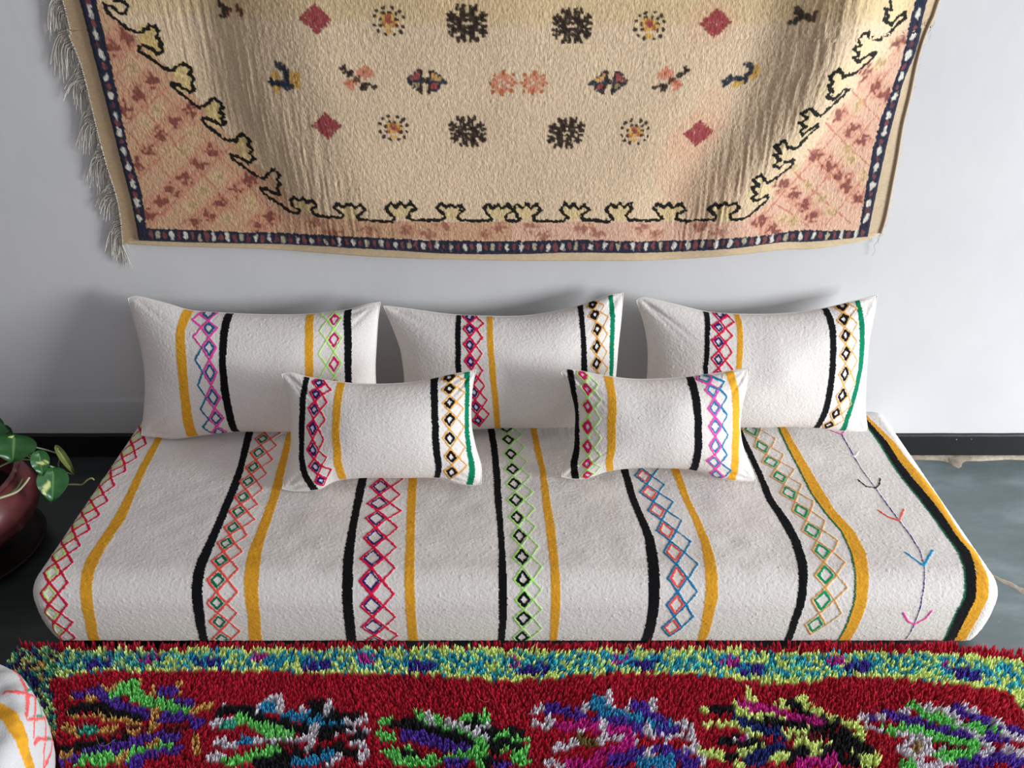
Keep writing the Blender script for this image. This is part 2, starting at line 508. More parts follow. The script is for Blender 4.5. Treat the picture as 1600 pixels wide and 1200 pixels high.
def slub(nv, nu, seed):
    n = vnoise(nv, nu, 1.2, 1.9, seed) * 0.00040 + vnoise(nv, nu, 3, 5, seed + 1) * 0.00016
    s = vnoise(nv, nu, 2.0, 3.5, seed + 2)
    return n + 0.0012 * np.clip(s - 0.72, 0, 1) * 3

XL, XR, YF, YB, MH = -1.069, 1.084, -0.722, -0.012, 0.205
P, Lu, Lv, ok = rounded_slab(XL, XR, YF, YB, MH, 0.070, 0.0, 0.0019, 11, zoff=.007, tuck=.012, rx=.038, dome=.004)
mt = Canvas(P, Lu, Lv, IVORY, 21)
mt.ok &= ok
# woven stripes (x left, x right, y) read off the photograph
mt.band([(243, 254, 684), (220, 233, 725.5), (200, 214, 767), (175, 194, 814), (145, 164, 858), (135, 156, 874), (126, 145, 909), (127, 146, 941), (133, 151, 972), (140, 157, 1005)], ORANGE)
mt.band([(383.5, 396, 676), (371, 382, 729), (357, 371, 767), (330, 344, 830), (307.6, 325, 877), (300, 317, 915.5), (302, 319, 950), (309, 323, 988), (313, 326.6, 1005)], BLACK)
mt.band([(446, 456, 686), (428, 442, 752), (421.6, 436, 776), (401, 418, 830), (388, 409, 862), (382.6, 406, 893), (382, 404, 925), (387, 407, 957), (390, 410.5, 1005)], ORANGE)
mt.band([(577, 590, 680), (560, 574, 748), (553, 566, 782.5), (545, 557.5, 824), (537, 553, 865), (535, 552, 906), (535.5, 552, 947.5), (538, 555, 975), (542, 557.5, 1003)], BLACK)
mt.band([(648, 661, 680), (638.6, 652, 747), (636, 650, 782.5), (634.5, 648, 837.5), (632, 648, 892.5), (633, 649, 934), (634.5, 650, 961), (638.6, 654, 1002)], ORANGE)
mt.band([(762, 773, 672), (767, 777.5, 700), (770.6, 782, 741), (772.6, 784, 782.5), (777, 787, 824), (779, 790, 865), (779, 792.6, 920), (779.7, 792.6, 961), (777.5, 788.5, 1002)], BLACK)
mt.band([(829, 839, 671), (834.5, 845, 700.7), (843.5, 853, 735), (847, 860, 781), (854, 868.7, 833), (860, 873.5, 887), (861, 876, 927), (860, 874, 967), (859, 871, 997)], ORANGE)
mt.band([(952, 963, 680), (970, 982, 735), (983, 995, 780), (994, 1007, 807), (1005, 1019, 833), (1009.5, 1027, 860), (1012, 1030, 887), (1013, 1031, 927), (1010, 1027, 967), (1002, 1019, 998)], BLACK)
mt.band([(1030, 1042, 680), (1049, 1062, 735), (1067, 1078, 780), (1085, 1098, 820), (1095, 1109, 847), (1099, 1117, 873), (1102, 1121, 900), (1102, 1122, 927), (1099, 1117, 953), (1091, 1106, 994)], ORANGE)
mt.band([(1158, 1168, 690), (1181.7, 1192, 741), (1197.5, 1210, 782.5), (1218, 1234, 814), (1235.5, 1251, 846), (1245, 1261, 877.5), (1247.5, 1262, 909), (1244, 1257.7, 941), (1234, 1246.6, 972.5), (1227.6, 1240, 994)], BLACK)
o6 = [(1218, 1229, 668.5), (1234, 1248, 703), (1251, 1267, 735), (1267, 1286, 767), (1288, 1305, 798), (1316, 1335, 830), (1330.5, 1353, 862), (1337, 1357, 893), (1337, 1356, 925), (1330.5, 1349.5, 957), (1316, 1334, 991.5)]
mt.band([(a - 3.2, a + 1.5, y) for a, b, y in o6], DGREEN)
mt.band(o6, ORANGE)
b6 = [(1357, 1366, 668), (1374, 1386, 690), (1392, 1405, 720), (1413, 1429, 750), (1438, 1454.5, 780), (1460.5, 1477, 810), (1482, 1496.5, 840), (1498, 1516, 862), (1506, 1522.5, 882.5), (1509, 1525, 911), (1508, 1524.6, 932), (1497, 1515, 953), (1484, 1501, 981), (1479, 1495, 994)]
mt.band([(a - 3, a + 1.5, y) for a, b, y in b6], DGREEN)
mt.band([(1366, 1374, 668), (1386, 1397, 690), (1405, 1420, 720), (1429, 1446, 750), (1454, 1470, 780), (1477, 1492.5, 810), (1496, 1514, 840), (1516, 1527, 862), (1522, 1535, 882.5), (1525, 1545, 911), (1524, 1545, 928), (1515, 1536, 950), (1501, 1521, 978), (1495, 1512, 994)], ORANGE)
mt.band(b6, BLACK)
# embroidery
mt.chain([(213, 683), (199, 705), (183, 727), (163, 749), (149, 773), (136.5, 795), (123, 817), (106, 841), (93, 866), (82, 895), (77, 927), (81, 958), (90, 984), (101, 1004)], 0.0205, (212, 26, 66), (200, 232, 140), 1, (212, 26, 66), ow=0.0042, iw=0.0030, more=2, isc=.74)
mt.chain([(410.5, 686), (404, 707), (396, 730), (388, 752), (380, 777), (372.5, 799), (364.6, 824), (353.5, 849), (345.6, 876), (340, 906.6), (339, 942), (343, 971), (347, 998)], 0.0215, CORAL, (0, 112, 76), 1, CORAL, more=2)
mt.chain([(594.6, 760.5), (592, 786.6), (588, 810), (586, 840), (582, 872), (579.5, 907.6), (581.5, 946), (583.6, 979), (586, 1003)], 0.0265, RED, NAVY, 1, RED, ow=.0042, iw=.0028, more=4, isc=.78)
mt.chain([(791, 669.5), (794, 686.5), (798, 709.6), (801, 733), (803.7, 756), (806, 781), (808, 808.6), (812, 837.5), (816, 870.5), (817.4, 906), (819, 936.5), (818, 965), (815.5, 995.6)], 0.0205, LIME, (14, 14, 18), 1, LIME, ow=.0026, iw=.0042, more=1, isc=.72)
mt.chain([(1006, 744), (1015, 770), (1027, 798), (1041.5, 829), (1053.5, 863), (1059, 904), (1057, 944), (1050, 980)], 0.0225, BLUE, CORAL, 1, BLUE, ow=.0036, iw=.0032, more=4, isc=.78)
mt.chain([(1174, 671.7), (1191, 698.6), (1205, 721.7), (1218, 745), (1233, 770), (1252, 798), (1268.7, 829), (1285, 861), (1290, 899), (1285.5, 937), (1274, 975.7)], 0.0235, TAN, (20, 150, 96), 1, TAN, ow=.0026, iw=.0036, more=1, isc=.74)
def mstroke(pts, wd, c): mt.stroke(mt.pick(pts), wd, c)
mstroke([(1314.7, 678), (1333.7, 713), (1349.5, 738), (1368.5, 763.5), (1384, 785.7), (1405, 814), (1422, 836), (1436.6, 858.5), (1444, 884), (1444, 909), (1440, 934.5), (1428.7, 974), (1416, 998)], .0028, (44, 38, 130))
mstroke([(1294, 671), (1315, 679), (1322, 670)], .0045, PINK)
mstroke([(1314.7, 705), (1335, 714), (1341.6, 705)], .003, (250, 250, 250))
mstroke([(1341, 750), (1353, 760), (1368.5, 763), (1374, 757), (1375.5, 748)], .0045, BLACK)
mstroke([(1372.6, 797.7), (1388, 808), (1405, 814), (1412, 796)], .005, CORAL)
mstroke([(1414, 863), (1443, 884), (1457, 860)], .0055, (20, 150, 200))
mstroke([(1411, 957.6), (1418, 970), (1428.7, 975.7), (1446, 966), (1456.5, 953.5)], .0048, PINK)

mroot = empty('seat_mattress', 'long ivory floor mattress with black and orange stripes, under the pillows', 'mattress')
mt.build('striped_cover', M_cloth, mroot, mask=ok, rough=slub(mt.nv, mt.nu, 70))
P2, _, _, ok2 = rounded_slab(XL + .03, XR - .03, YF + .028, YB - .004, 0.10, 0.02, 0.0, 0.02, 12, zoff=0.001, tuck=0, dome=0)
b_ = mesh_np('underside', P2, grid_faces(*P2.shape[:2], flip=True)[ok2.ravel()[grid_faces(*P2.shape[:2], flip=True)].all(1)], plain_mat('black_underside', (14, 14, 15), .9, .1), mroot)  # black slab inside the cover, showing at its lower edge
b_['label'] = 'black slab showing under the cover'
rebase(mroot, (0, -0.35, 0))

# ------------------------------------------------------------------ pillows
def coons(top, bot, left, right, nv, nu):
    T = smooth_poly(top, nu); B = smooth_poly(bot, nu); L = smooth_poly(left, nv); R = smooth_poly(right, nv)
    c00 = (T[0] + L[0]) / 2; c10 = (T[-1] + R[0]) / 2; c01 = (B[0] + L[-1]) / 2; c11 = (B[-1] + R[-1]) / 2
    T = T + (c00 - T[0]) * (1 - np.linspace(0, 1, nu)[:, None]) + (c10 - T[-1]) * np.linspace(0, 1, nu)[:, None]
    B = B + (c01 - B[0]) * (1 - np.linspace(0, 1, nu)[:, None]) + (c11 - B[-1]) * np.linspace(0, 1, nu)[:, None]
    L = L + (c00 - L[0]) * (1 - np.linspace(0, 1, nv)[:, None]) + (c01 - L[-1]) * np.linspace(0, 1, nv)[:, None]
    R = R + (c10 - R[0]) * (1 - np.linspace(0, 1, nv)[:, None]) + (c11 - R[-1]) * np.linspace(0, 1, nv)[:, None]
    s = np.linspace(0, 1, nu)[None, :, None]; t = np.linspace(0, 1, nv)[:, None, None]
    return (1 - t) * T[None] + t * B[None] + (1 - s) * L[:, None] + s * R[:, None] - ((1 - s) * (1 - t) * c00 + s * (1 - t) * c10 + (1 - s) * t * c01 + s * t * c11)

def pillow(label, outline, p_bot, p_top, T, bands, chains, seed, step=0.0017, back=0.55):

    """seam outline given in the photograph, laid in the pillow's own leaning plane through p_bot and p_top (y, z)"""
    yb, zb = p_bot; yt, zt = p_top
    n = np.array([0, -(zt - zb), (yt - yb)]); n /= np.linalg.norm(n)   # faces the room
    p0 = np.array([0, yb, zb])
    def pl(pts):
        d = rays(pts); t = ((p0 - CAM) @ n) / (d @ n)
        return CAM + d * t[:, None]
    for _ in range(30):            # rest the lowest point of the seam on the mattress
        e = [pl(q) for q in outline]
        if min(q[:, 2].min() for q in e) > 0.2125: break
        p0 = p0 + np.array([0, -0.003, 0])
    wd = np.linalg.norm(e[0][-1] - e[0][0]); ht = np.linalg.norm(e[2][-1] - e[2][0])
    nu, nv = int(wd / step), int(ht / step)
    G = coons(*e, nv, nu)
    a = np.linspace(-1, 1, nu)[None, :]; b = np.linspace(-1, 1, nv)[:, None]
    prof = (1 - np.abs(a) ** 2.2) ** 0.62 * (1 - np.abs(b) ** 2.0) ** 0.62
    edge = np.clip(1 - np.maximum(np.abs(a), np.abs(b)), 0, 1)
    # seam puckers, soft hollows and creases running in from the corners
    pk = vnoise(nv, nu, 44, 52, seed) * 0.004 * np.clip(prof * 1.2, 0, 1)
    cr = np.zeros_like(prof)
    rr = random.Random(seed)
    for sx, sy in ((-1, -1), (1, -1), (-1, 1), (1, 1)):
        for k in range(3):
            th = math.atan2(.55, 1) + rr.uniform(-.45, .45)
            ca, sa = math.cos(th), math.sin(th)
            px, py = (1 - sx * a) , (1 - sy * b) * ht / wd
            al = px * ca + py * sa; ac = -px * sa + py * ca
            cr += -0.0030 * np.exp(-(ac / .025) ** 2) * np.clip(al / .12, 0, 1) * np.exp(-(al / .32) ** 2)
    fr = G + n * (T * prof + pk * 0.8 + cr * np.clip(edge * 12, 0, 1))[..., None]
    # gravity: the belly sinks slightly
    cv = Canvas(fr, wd, ht, IVORY, seed * 3 + 1)
    for (rows, colr) in bands: cv.band(rows, colr, seed=seed + 3)
    for kw in chains:
        kw = dict(kw); cen = kw.pop('cen'); wdt = kw.pop('w'); cv.chain(cen, wdt, **kw)
    root = empty('throw_pillow', label, 'pillow')
    root['group'] = ['striped pillows in the front row', 'striped pillows in the back row'][int(T > .07)]
    cv.build('striped_front', M_cloth, root, rough=slub(nv, nu, seed * 5 + 2) * np.clip(edge * 30, 0, 1))
    k = 3
    Gb = (G - n * (T * back * prof)[..., None])[::k, ::k]
    # keep the seam closed
    idxv = list(range(0, nv, k)); idxu = list(range(0, nu, k))
    if idxv[-1] != nv - 1: idxv.append(nv - 1)
    if idxu[-1] != nu - 1: idxu.append(nu - 1)
    Gb = (G - n * (T * back * prof)[..., None])[np.ix_(idxv, idxu)]
    cb = np.tile(lin((236, 233, 228)), (Gb.shape[0], Gb.shape[1], 1))
    bo = mesh_np('plain_back', Gb, grid_faces(*Gb.shape[:2], flip=False), M_back, root, cb)
    bo['label'] = 'plain white cotton back of the pillow'
    # seam cord round the edge
    ring = np.vstack([G[0, :-1:6], G[:-1:6, -1], G[-1, :0:-6], G[:0:-6, 0]])
    m = len(ring); S = 6
    tg = np.roll(ring, -1, 0) - np.roll(ring, 1, 0); tg /= np.linalg.norm(tg, axis=1, keepdims=True) + 1e-9
    bx = np.cross(tg, n); bx /= np.linalg.norm(bx, axis=1, keepdims=True) + 1e-9
    an = np.linspace(0, 2 * math.pi, S, endpoint=False)
    Vt = ring[:, None] + 0.0016 * (np.cos(an)[None, :, None] * bx[:, None] + np.sin(an)[None, :, None] * n)
    i = np.arange(m); j = (i + 1) % m
    Fs = np.concatenate([np.stack([i * S + q, j * S + q, j * S + (q + 1) % S, i * S + (q + 1) % S], 1) for q in range(S)])
    mesh_np('edge_seam', Vt, Fs, M_back, root, np.tile(lin((228, 223, 214)), (m * S, 1)))
    base = G[-1].mean(0)
    rebase(root, (float(base[0]), float(base[1]), float(G[-1, :, 2].min())))
    return root

RN = dict(outer=RED, inner=NAVY, side=1, zig=RED, w=.0165, isc=.62)
BK = dict(outer=TAN, inner=(18, 16, 20), side=1, zig=TAN, w=.0185, ow=.0026, iw=.0042, isc=.66)

# big pillow, left
pillow('large ivory pillow at the left end of the row, with pink and blue zigzag stitching',
    ([(200, 466), (215, 463), (260, 474), (300, 485), (360, 489), (420, 491), (480, 490), (540, 483), (575, 473), (592, 471)],
     [(221, 680), (250, 683), (275, 685), (320, 679), (370, 674), (430, 674), (500, 673), (560, 672), (592, 668)],
     [(200, 466), (212, 510), (221, 545), (226, 580), (227, 612), (225, 645), (221, 680)],
     [(596, 474), (592, 500), (589, 540), (587, 575), (588, 610), (590, 640), (592, 668)]),
    (-0.180, 0.230), (-0.06, 0.565), 0.085,
    [([(285, 303, 487), (275, 289, 519), (276, 292, 567), (281, 295, 610), (290, 307, 675)], ORANGE),
     ([(353, 366, 490), (344, 357, 519), (342, 353, 567), (345, 358, 610), (361, 373, 672)], BLACK),
     ([(481, 493, 488), (477, 490, 525), (477, 490, 587), (479, 492, 660)], ORANGE),
     ([(539, 550, 482), (538, 550, 525), (539, 550, 593), (541, 552, 660)], BLACK)],
    [dict(cen=[(326, 490), (327, 512), (327, 543), (328, 582), (333, 621), (338, 654), (342, 675)], w=.0200, outer=PINK, inner=(36, 96, 140), side=-1, zig=PINK, zig2=(30, 110, 150), zsplit=2, isc=.72, ow=.0042),
     dict(cen=[(523, 478), (523, 498), (522, 530), (522, 569), (523, 605), (523, 640)], w=.0190, outer=(190, 234, 130), inner=MAG, side=-1, zig=(190, 234, 130), ow=.003, isc=.66)], 31)

# big pillow, middle
pillow('large ivory pillow against the wall, in the centre with another on either side',
    ([(600, 477), (640, 482), (700, 490), (760, 493), (820, 492), (880, 482), (920, 470), (950, 459), (970, 456)],
     [(626, 668), (680, 670), (740, 670), (790, 668), (850, 668), (900, 667), (962, 668)],
     [(598, 478), (614, 515), (625, 545), (630, 575), (632, 600), (630, 635), (626, 668)],
     [(977, 460), (973, 500), (968, 540), (965, 570), (962, 600), (961, 635), (962, 668)]),
    (-0.180, 0.230), (-0.06, 0.57), 0.085,
    [([(713, 721, 494), (711, 720, 525), (711, 720, 567.5), (714, 723, 610), (720, 729, 665)], BLACK),
     ([(761, 770.5, 497), (761, 770.5, 525), (762, 772, 553), (765.6, 775.5, 596), (770.5, 780, 638), (773, 782, 666)], ORANGE),
     ([(902, 911, 478), (906, 914, 511), (908, 917, 553), (908, 918, 582), (906, 916, 662)], BLACK),
     ([(951, 958, 467), (953.5, 961, 497), (952.6, 960, 525), (952, 958, 582), (949, 956, 662)], GREEN)],
    [dict(RN, cen=[(734, 495), (734.4, 514), (734, 539), (735, 565), (738, 590), (741, 613), (744, 636), (747, 657)]),
     dict(BK, w=.0165, cen=[(926, 476), (929, 491), (933.6, 514), (932, 541.5), (932, 568), (933, 592), (932, 615), (931, 640), (930, 660)])], 32)

# big pillow, right
pillow('large ivory pillow against the wall, the one standing most to the right',
    ([(994, 469), (1005, 464), (1050, 474), (1100, 486), (1150, 490), (1220, 489), (1280, 481), (1330, 469), (1365, 460)],
     [(1003, 660), (1080, 664), (1160, 667), (1200, 667), (1240, 666), (1280, 669), (1320, 673), (1356, 674)],
     [(994, 470), (1005, 500), (1011, 530), (1013, 560), (1011, 595), (1006, 630), (1003, 660)],
     [(1376, 463), (1371, 490), (1362, 530), (1357, 570), (1354, 610), (1353, 645), (1356, 674)]),
    (-0.176, 0.230), (-0.06, 0.57), 0.085,
    [([(1099, 1108, 489), (1100.6, 1109, 524), (1098, 1106, 575), (1095, 1103, 658)], BLACK),
     ([(1147, 1156, 493), (1152, 1161, 524), (1151, 1160, 558), (1150, 1159, 575), (1147, 1156, 660)], ORANGE),
     ([(1283.5, 1295, 483), (1294, 1305, 507.5), (1297, 1307, 541), (1296, 1306, 575), (1292, 1302, 609), (1284.6, 1295, 642.5), (1274, 1284, 664)], BLACK),
     ([(1335, 1344, 471), (1342.6, 1351, 507.5), (1343, 1351, 541), (1341, 1348, 575), (1334, 1341, 609), (1324, 1331, 642.5), (1314, 1323, 669)], GREEN)],
    [dict(RN, w=.0180, cen=[(1125, 491), (1123, 511), (1123, 534), (1122.6, 562), (1122, 588), (1121, 612), (1120, 638), (1120, 658)]),
     dict(BK, cen=[(1315.6, 478), (1318, 498), (1321, 524), (1322, 552), (1320, 584), (1316, 618), (1306, 646.5), (1295, 664)])], 33)

# small pillow, left
pillow('small ivory cushion with a green stripe, in front of the left and centre pillows',
    ([(440, 584), (455, 582), (480, 589), (530, 597), (580, 600), (640, 597), (690, 587), (720, 581), (740, 577)],
     [(441, 764), (465, 767), (498, 764), (524, 751), (563, 746), (620, 746), (680, 746), (711, 754), (735, 758), (750, 756)],
     [(440, 584), (448, 612), (453, 640), (455, 670), (455, 700), (449, 730), (441, 764)],
     [(747, 579), (741, 605), (738, 640), (739, 670), (745, 700), (753, 730), (752, 756)]),
    (-0.372, 0.2255), (-0.268, 0.448), 0.066,
    [([(474.6, 484.5, 591.5), (468, 478, 624), (466.7, 476, 666.6), (466.7, 475, 709), (469.5, 480, 737.5), (483, 497, 762)], BLACK),
     ([(527, 540, 599), (520, 532.7, 638), (518.5, 530.7, 681), (521, 534, 723), (528, 541, 745)], ORANGE),
     ([(673, 685, 591.6), (673.5, 685, 624), (675, 686, 666.7), (677, 688.5, 709), (678.6, 688, 743)], BLACK),
     ([(725, 734.4, 581), (727, 734.4, 610), (726, 733, 638), (726, 733, 666.7), (728, 736, 695), (732, 741, 723), (729, 740, 754)], GREEN)],
    [dict(RN, w=.0165, cen=[(498.7, 598.6), (494, 615), (491, 639.7), (488.8, 669), (488.8, 703.5), (493, 729.5), (501.5, 750.8)]),
     dict(BK, w=.0178, cen=[(701.8, 590), (702.4, 607), (702.4, 629), (702.4, 654.8), (703, 685), (705, 714), (705.5, 737.5)])], 34)

# small pillow, right
pillow('small ivory cushion with magenta and lime diamonds, in front of the right hand pillow',
    ([(876, 582), (887, 576), (940, 586), (990, 592), (1050, 590), (1110, 583), (1145, 577), (1165, 575)],
     [(877, 745), (900, 748), (920, 746), (950, 736), (990, 731), (1040, 731), (1080, 734), (1120, 746), (1150, 751), (1181, 752)],
     [(876, 583), (890, 610), (898, 640), (898, 670), (893, 700), (882, 722), (877, 745)],
     [(1177, 577), (1170, 610), (1162, 640), (1159, 670), (1163, 700), (1174, 730), (1181, 751)]),
    (-0.352, 0.2255), (-0.262, 0.452), 0.066,
    [([(886, 896, 579), (891, 900, 609), (896.5, 904, 642.5), (898, 905, 676), (894, 905, 710), (893, 904.5, 742)], BLACK),
     ([(943.7, 958, 590), (947.7, 961, 609), (948, 962, 659), (947.7, 960, 710), (947, 958.5, 731)], ORANGE),
     ([(1072, 1085.4, 592), (1081, 1094.6, 625.6), (1085.4, 1097, 659), (1085.4, 1098, 693), (1077.7, 1091, 731)], BLACK),
     ([(1132.7, 1147, 583), (1142, 1154, 609), (1145, 1156, 642.5), (1145, 1156, 676), (1143, 1154.6, 710), (1136.7, 1149.6, 748)], ORANGE)],
    [dict(cen=[(910.6, 586), (917.4, 607), (918.4, 635), (918, 667), (918, 697), (917.4, 725), (918, 742)], w=.0165, outer=(190, 234, 130), inner=MAG, side=1, zig=(190, 234, 130), ow=.0028, iw=.0042, isc=.66),
     dict(cen=[(1101, 591), (1113, 609), (1116.5, 637), (1118, 666), (1118, 696.5), (1115, 722), (1120, 742)], w=.0185, outer=PINK, inner=BLUE, side=1, zig=BLUE, ow=.0036, iw=.0026, isc=.76)], 35)

# ------------------------------------------------------------------ wall rug
RUG_TOP = 1.92
K_ROWS = [(-10, [(97, .010), (150, .016), (330, .014), (400, .045), (480, .062), (800, .066), (1100, .052), (1200, .050), (1312, .094), (1400, .030), (1466, .010)]),
          (150, [(130, .010), (180, .016), (350, .014), (425, .048), (520, .066), (800, .066), (1070, .056), (1150, .046), (1248, .088), (1330, .034), (1418, .010)]),
          (300, [(165, .010), (220, .016), (430, .018), (510, .050), (590, .060), (800, .058), (980, .054), (1040, .040), (1130, .064), (1230, .030), (1390, .010)]),
          (400, [(190, .009), (240, .013), (450, .020), (600, .034), (700, .042), (800, .044), (980, .040), (1050, .034), (1140, .036), (1250, .022), (1376, .009)])]
fx = np.linspace(-1.3, 1.3, 521); fz = np.linspace(0.55, 2.0, 291)
def fold_table():
    zr = [at_y([(800, r[0])], 0.0)[0][2] for r in K_ROWS]
    KX = np.array([[at_y([(k[0], r[0])], 0.0)[0][0] for k in r[1]] for r in K_ROWS]); KO = np.array([[k[1] for k in r[1]] for r in K_ROWS])
    order = np.argsort(zr); zr = np.array(zr)[order]; KX = KX[order]; KO = KO[order]
    T = np.zeros((len(fz), len(fx)))
    for i, z in enumerate(fz):
        kx = [np.interp(z, zr, KX[:, k]) for k in range(KX.shape[1])]; ko = [np.interp(z, zr, KO[:, k]) for k in range(KO.shape[1])]
        if z > zr[-1]:   # gathers towards the hanging line
            ko = [o * max(0.35, 1 - 0.9 * (z - zr[-1])) for o in ko]
        T[i] = np.interp(fx, kx, [.010 + (o - .010) * 1.5 for o in ko])
    ker = np.hanning(31); ker /= ker.sum()
    T = np.array([np.convolve(np.pad(r, 15, 'edge'), ker, 'valid') for r in T])
    ker = np.hanning(41); ker /= ker.sum()
    T = np.array([np.convolve(np.pad(r, 20, 'edge'), ker, 'valid') for r in T.T]).T
    return T
FT = fold_table()
def fold(x, z):
    i = np.clip((np.asarray(z) - fz[0]) / (fz[1] - fz[0]), 0, len(fz) - 1.001); j = np.clip((np.asarray(x) - fx[0]) / (fx[1] - fx[0]), 0, len(fx) - 1.001)
    i0 = i.astype(int); j0 = j.astype(int); a = i - i0; b = j - j0
    return (FT[i0, j0] * (1 - b) + FT[i0, j0 + 1] * b) * (1 - a) + (FT[i0 + 1, j0] * (1 - b) + FT[i0 + 1, j0 + 1] * b) * a

def on_rug(pts, extra=0.0):
    y = np.full(len(pts), -0.03)
    for _ in range(5):
        q = at_y(pts, y); y = -(fold(q[:, 0], q[:, 2]) + extra)
    return at_y(pts, y)[:, [0, 2]]

def up(pts2, top=RUG_TOP):
    """continue a side edge straight up to the hanging line"""
    d = pts2[0] - pts2[2]; k = (top - pts2[0][1]) / d[1]
    return np.vstack([[pts2[0][0] + d[0] * k * .5, top], pts2])

OL = [(97, 0), (105, 49), (127, 105), (150, 199), (165, 255), (184, 319), (191, 379)]
BLo = [(124, 0), (141, 67), (165, 157), (187, 244), (206, 319), (217, 376)]
BLi = [(150, 0), (176, 112), (199, 225), (221, 300), (229, 357)]
OBt = [(191, 381), (262, 385), (400, 389), (575, 401), (715, 406), (820, 408), (905, 408), (1045, 406), (1150, 399), (1220, 391), (1275, 389), (1350, 376), (1376, 364)]
BBo = [(217, 376), (300, 379), (400, 381), (575, 389), (715, 397), (820, 397), (905, 395), (1045, 394), (1150, 388), (1220, 379), (1267, 378), (1356, 370)]
BBi = [(229, 357), (300, 359), (400, 363), (575, 371), (715, 376), (820, 376), (905, 375), (1045, 376), (1150, 371), (1200, 368), (1256, 359), (1344, 360)]
ORt = [(1466, 0), (1459, 22), (1444, 56), (1432, 97), (1421, 150), (1410, 195), (1402, 244), (1395, 281), (1384, 337), (1376, 364)]
BRo = [(1449, 0), (1440, 45), (1429, 86), (1413, 124), (1402, 165), (1391, 206), (1378, 262), (1366, 319), (1356, 370)]
BRi = [(1431, 0), (1421, 37), (1413, 75), (1404, 112), (1393, 142), (1378, 180), (1366, 225), (1354, 289), (1344, 350)]
PILE = 0.011
def rugline(pts, extra=0.004): return on_rug(pts, extra)
L2 = up(rugline(BLo)); R2 = up(rugline(BRo)); B2 = rugline(BBo)
T2 = np.array([L2[0], (L2[0] + R2[0]) / 2 + [0, -0.004], R2[0]])
st = 0.0023
nu = int((R2[-1][0] - L2[-1][0]) / st); nv = int((RUG_TOP - B2[:, 1].min()) / st)
G2 = coons(T2, B2, L2, R2, nv, nu)
def rug_points(G2, lift):
    y = -(fold(G2[..., 0], G2[..., 1]) + lift)
    return np.stack([G2[..., 0], y, G2[..., 1]], -1)
au = np.minimum(np.arange(nu), np.arange(nu)[::-1])[None, :] * st; av = np.arange(nv)[::-1][:, None] * st
edge = np.clip(np.minimum(au, av) / 0.010, 0, 1)
lift = 0.003 + (PILE - 0.003) * np.sqrt(1 - (1 - edge) ** 2)
Wm = nu * st; Hm = nv * st
rg = Canvas(rug_points(G2, lift), Wm, Hm, (219, 193, 162), 51, warp=0.0023)
# slow colour changes of the hand-dyed wool
big = vnoise(nv, nu, 110, 160, 7)[..., None]; med = vnoise(nv, nu, 30, 22, 8)[..., None]
blot = vnoise(nv, nu, 55, 50, 17)[..., None]
rg.col *= (1 + 0.04 * big + 0.03 * med + 0.05 * blot) * np.array([1, 0.995, 0.98])
def rp(pts): return rg.pick(pts)
VROW = np.arange(nv)[:, None] * rg.dv; UCOL = np.arange(nu)[None, :] * rg.du
# yellow tint over the top rows, pinkish patches on the right
yl = rp([(660, 42)])[0][1]
tint = np.clip((yl - VROW) / 0.03 + .3 * (yl > VROW), 0, 1)
rg.col *= (1 - tint[..., None] * (1 - np.array([0.93, 0.91, 0.78])))
pb = rp([(1040, 215), (1090, 215), (1180, 230), (1150, 300), (1060, 320), (1020, 300)])
for (c, ru, rv, m) in [((1085, 215), .07, .06, .30), ((1110, 180), .05, .07, .22), ((1060, 262), .06, .10, .22), ((1110, 38), .06, .05, .25), ((1100, 300), .10, .07, .12)]:
    rg.spot(rp([c])[0], ru, rv, (222, 160, 132), m, rag=.15, diamond=False)
# pink corner fields outside the meander
CL = (196, 148, 114); CR = (214, 166, 144)
top_l = rp([(140, -60)])[0]
zl = [(152, 2), (190, 40), (215, 62), (262, 105), (305, 150), (355, 210), (400, 255), (440, 290), (470, 330), (560, 344), (640, 346), (800, 346)]
zr_ = [(800, 346), (900, 346), (1090, 346), (1160, 346), (1185, 330), (1225, 292), (1265, 240), (1300, 190), (1345, 130), (1395, 80), (1430, 20)]
il = rp([(229, 357)] + [(400, 363), (575, 371), (715, 376), (800, 376)]); ir = rp([(800, 376), (905, 375), (1045, 376), (1150, 371), (1200, 368), (1256, 359), (1344, 360)])
rg.fill(np.vstack([[[0, top_l[1] * .9]], rp(zl), il[::-1], [[0, il[0][1]]]]), CL, .80)
rg.fill(np.vstack([rp(zr_), [[Wm, rp([(1435, 10)])[0][1]]], [[Wm, ir[-1][1]]], ir[::-1]]), CR, .75)
# soft pink lattice bands
for pts in ([(331, 237), (290, 278), (253, 316), (232, 336)], [(297, 170), (250, 213), (215, 258)], [(239, 127), (196, 172)], [(198, 57), (175, 77)], [(388, 281), (345, 318), (304, 349)], [(423, 338), (402, 353)],
            [(1274, 243), (1312, 274), (1342, 310)], [(1222, 288), (1256, 320), (1280, 345)], [(1189, 346), (1208, 360)], [(1352, 112), (1384, 150)], [(1309, 180), (1348, 219)]):
    pp = rp(pts)
    for a, b in zip(pp[:-1], pp[1:]):
        for t in np.linspace(0, 1, 5):
            rg.spot(a * (1 - t) + b * t, .036, .036, (204, 130, 106), .16, rag=.5)
for pts in ([(165, 130), (225, 80)], [(185, 205), (275, 125)], [(205, 290), (315, 185)], [(240, 345), (365, 225)], [(280, 352), (400, 268)], [(165, 60), (240, 130), (330, 230), (440, 345)], [(172, 110), (260, 210), (370, 330)], [(195, 200), (330, 350)],
            [(1210, 318), (1262, 352)], [(1240, 268), (1330, 350)], [(1262, 232), (1350, 320)], [(1290, 190), (1362, 262)], [(1330, 140), (1378, 190)], [(1180, 352), (1260, 262), (1400, 100)], [(1230, 352), (1370, 180)], [(1290, 352), (1362, 262)]):
    q = rp(pts)
    rg.stroke(q, .0042, (190, 130, 106), hh=0.0, var=.9)
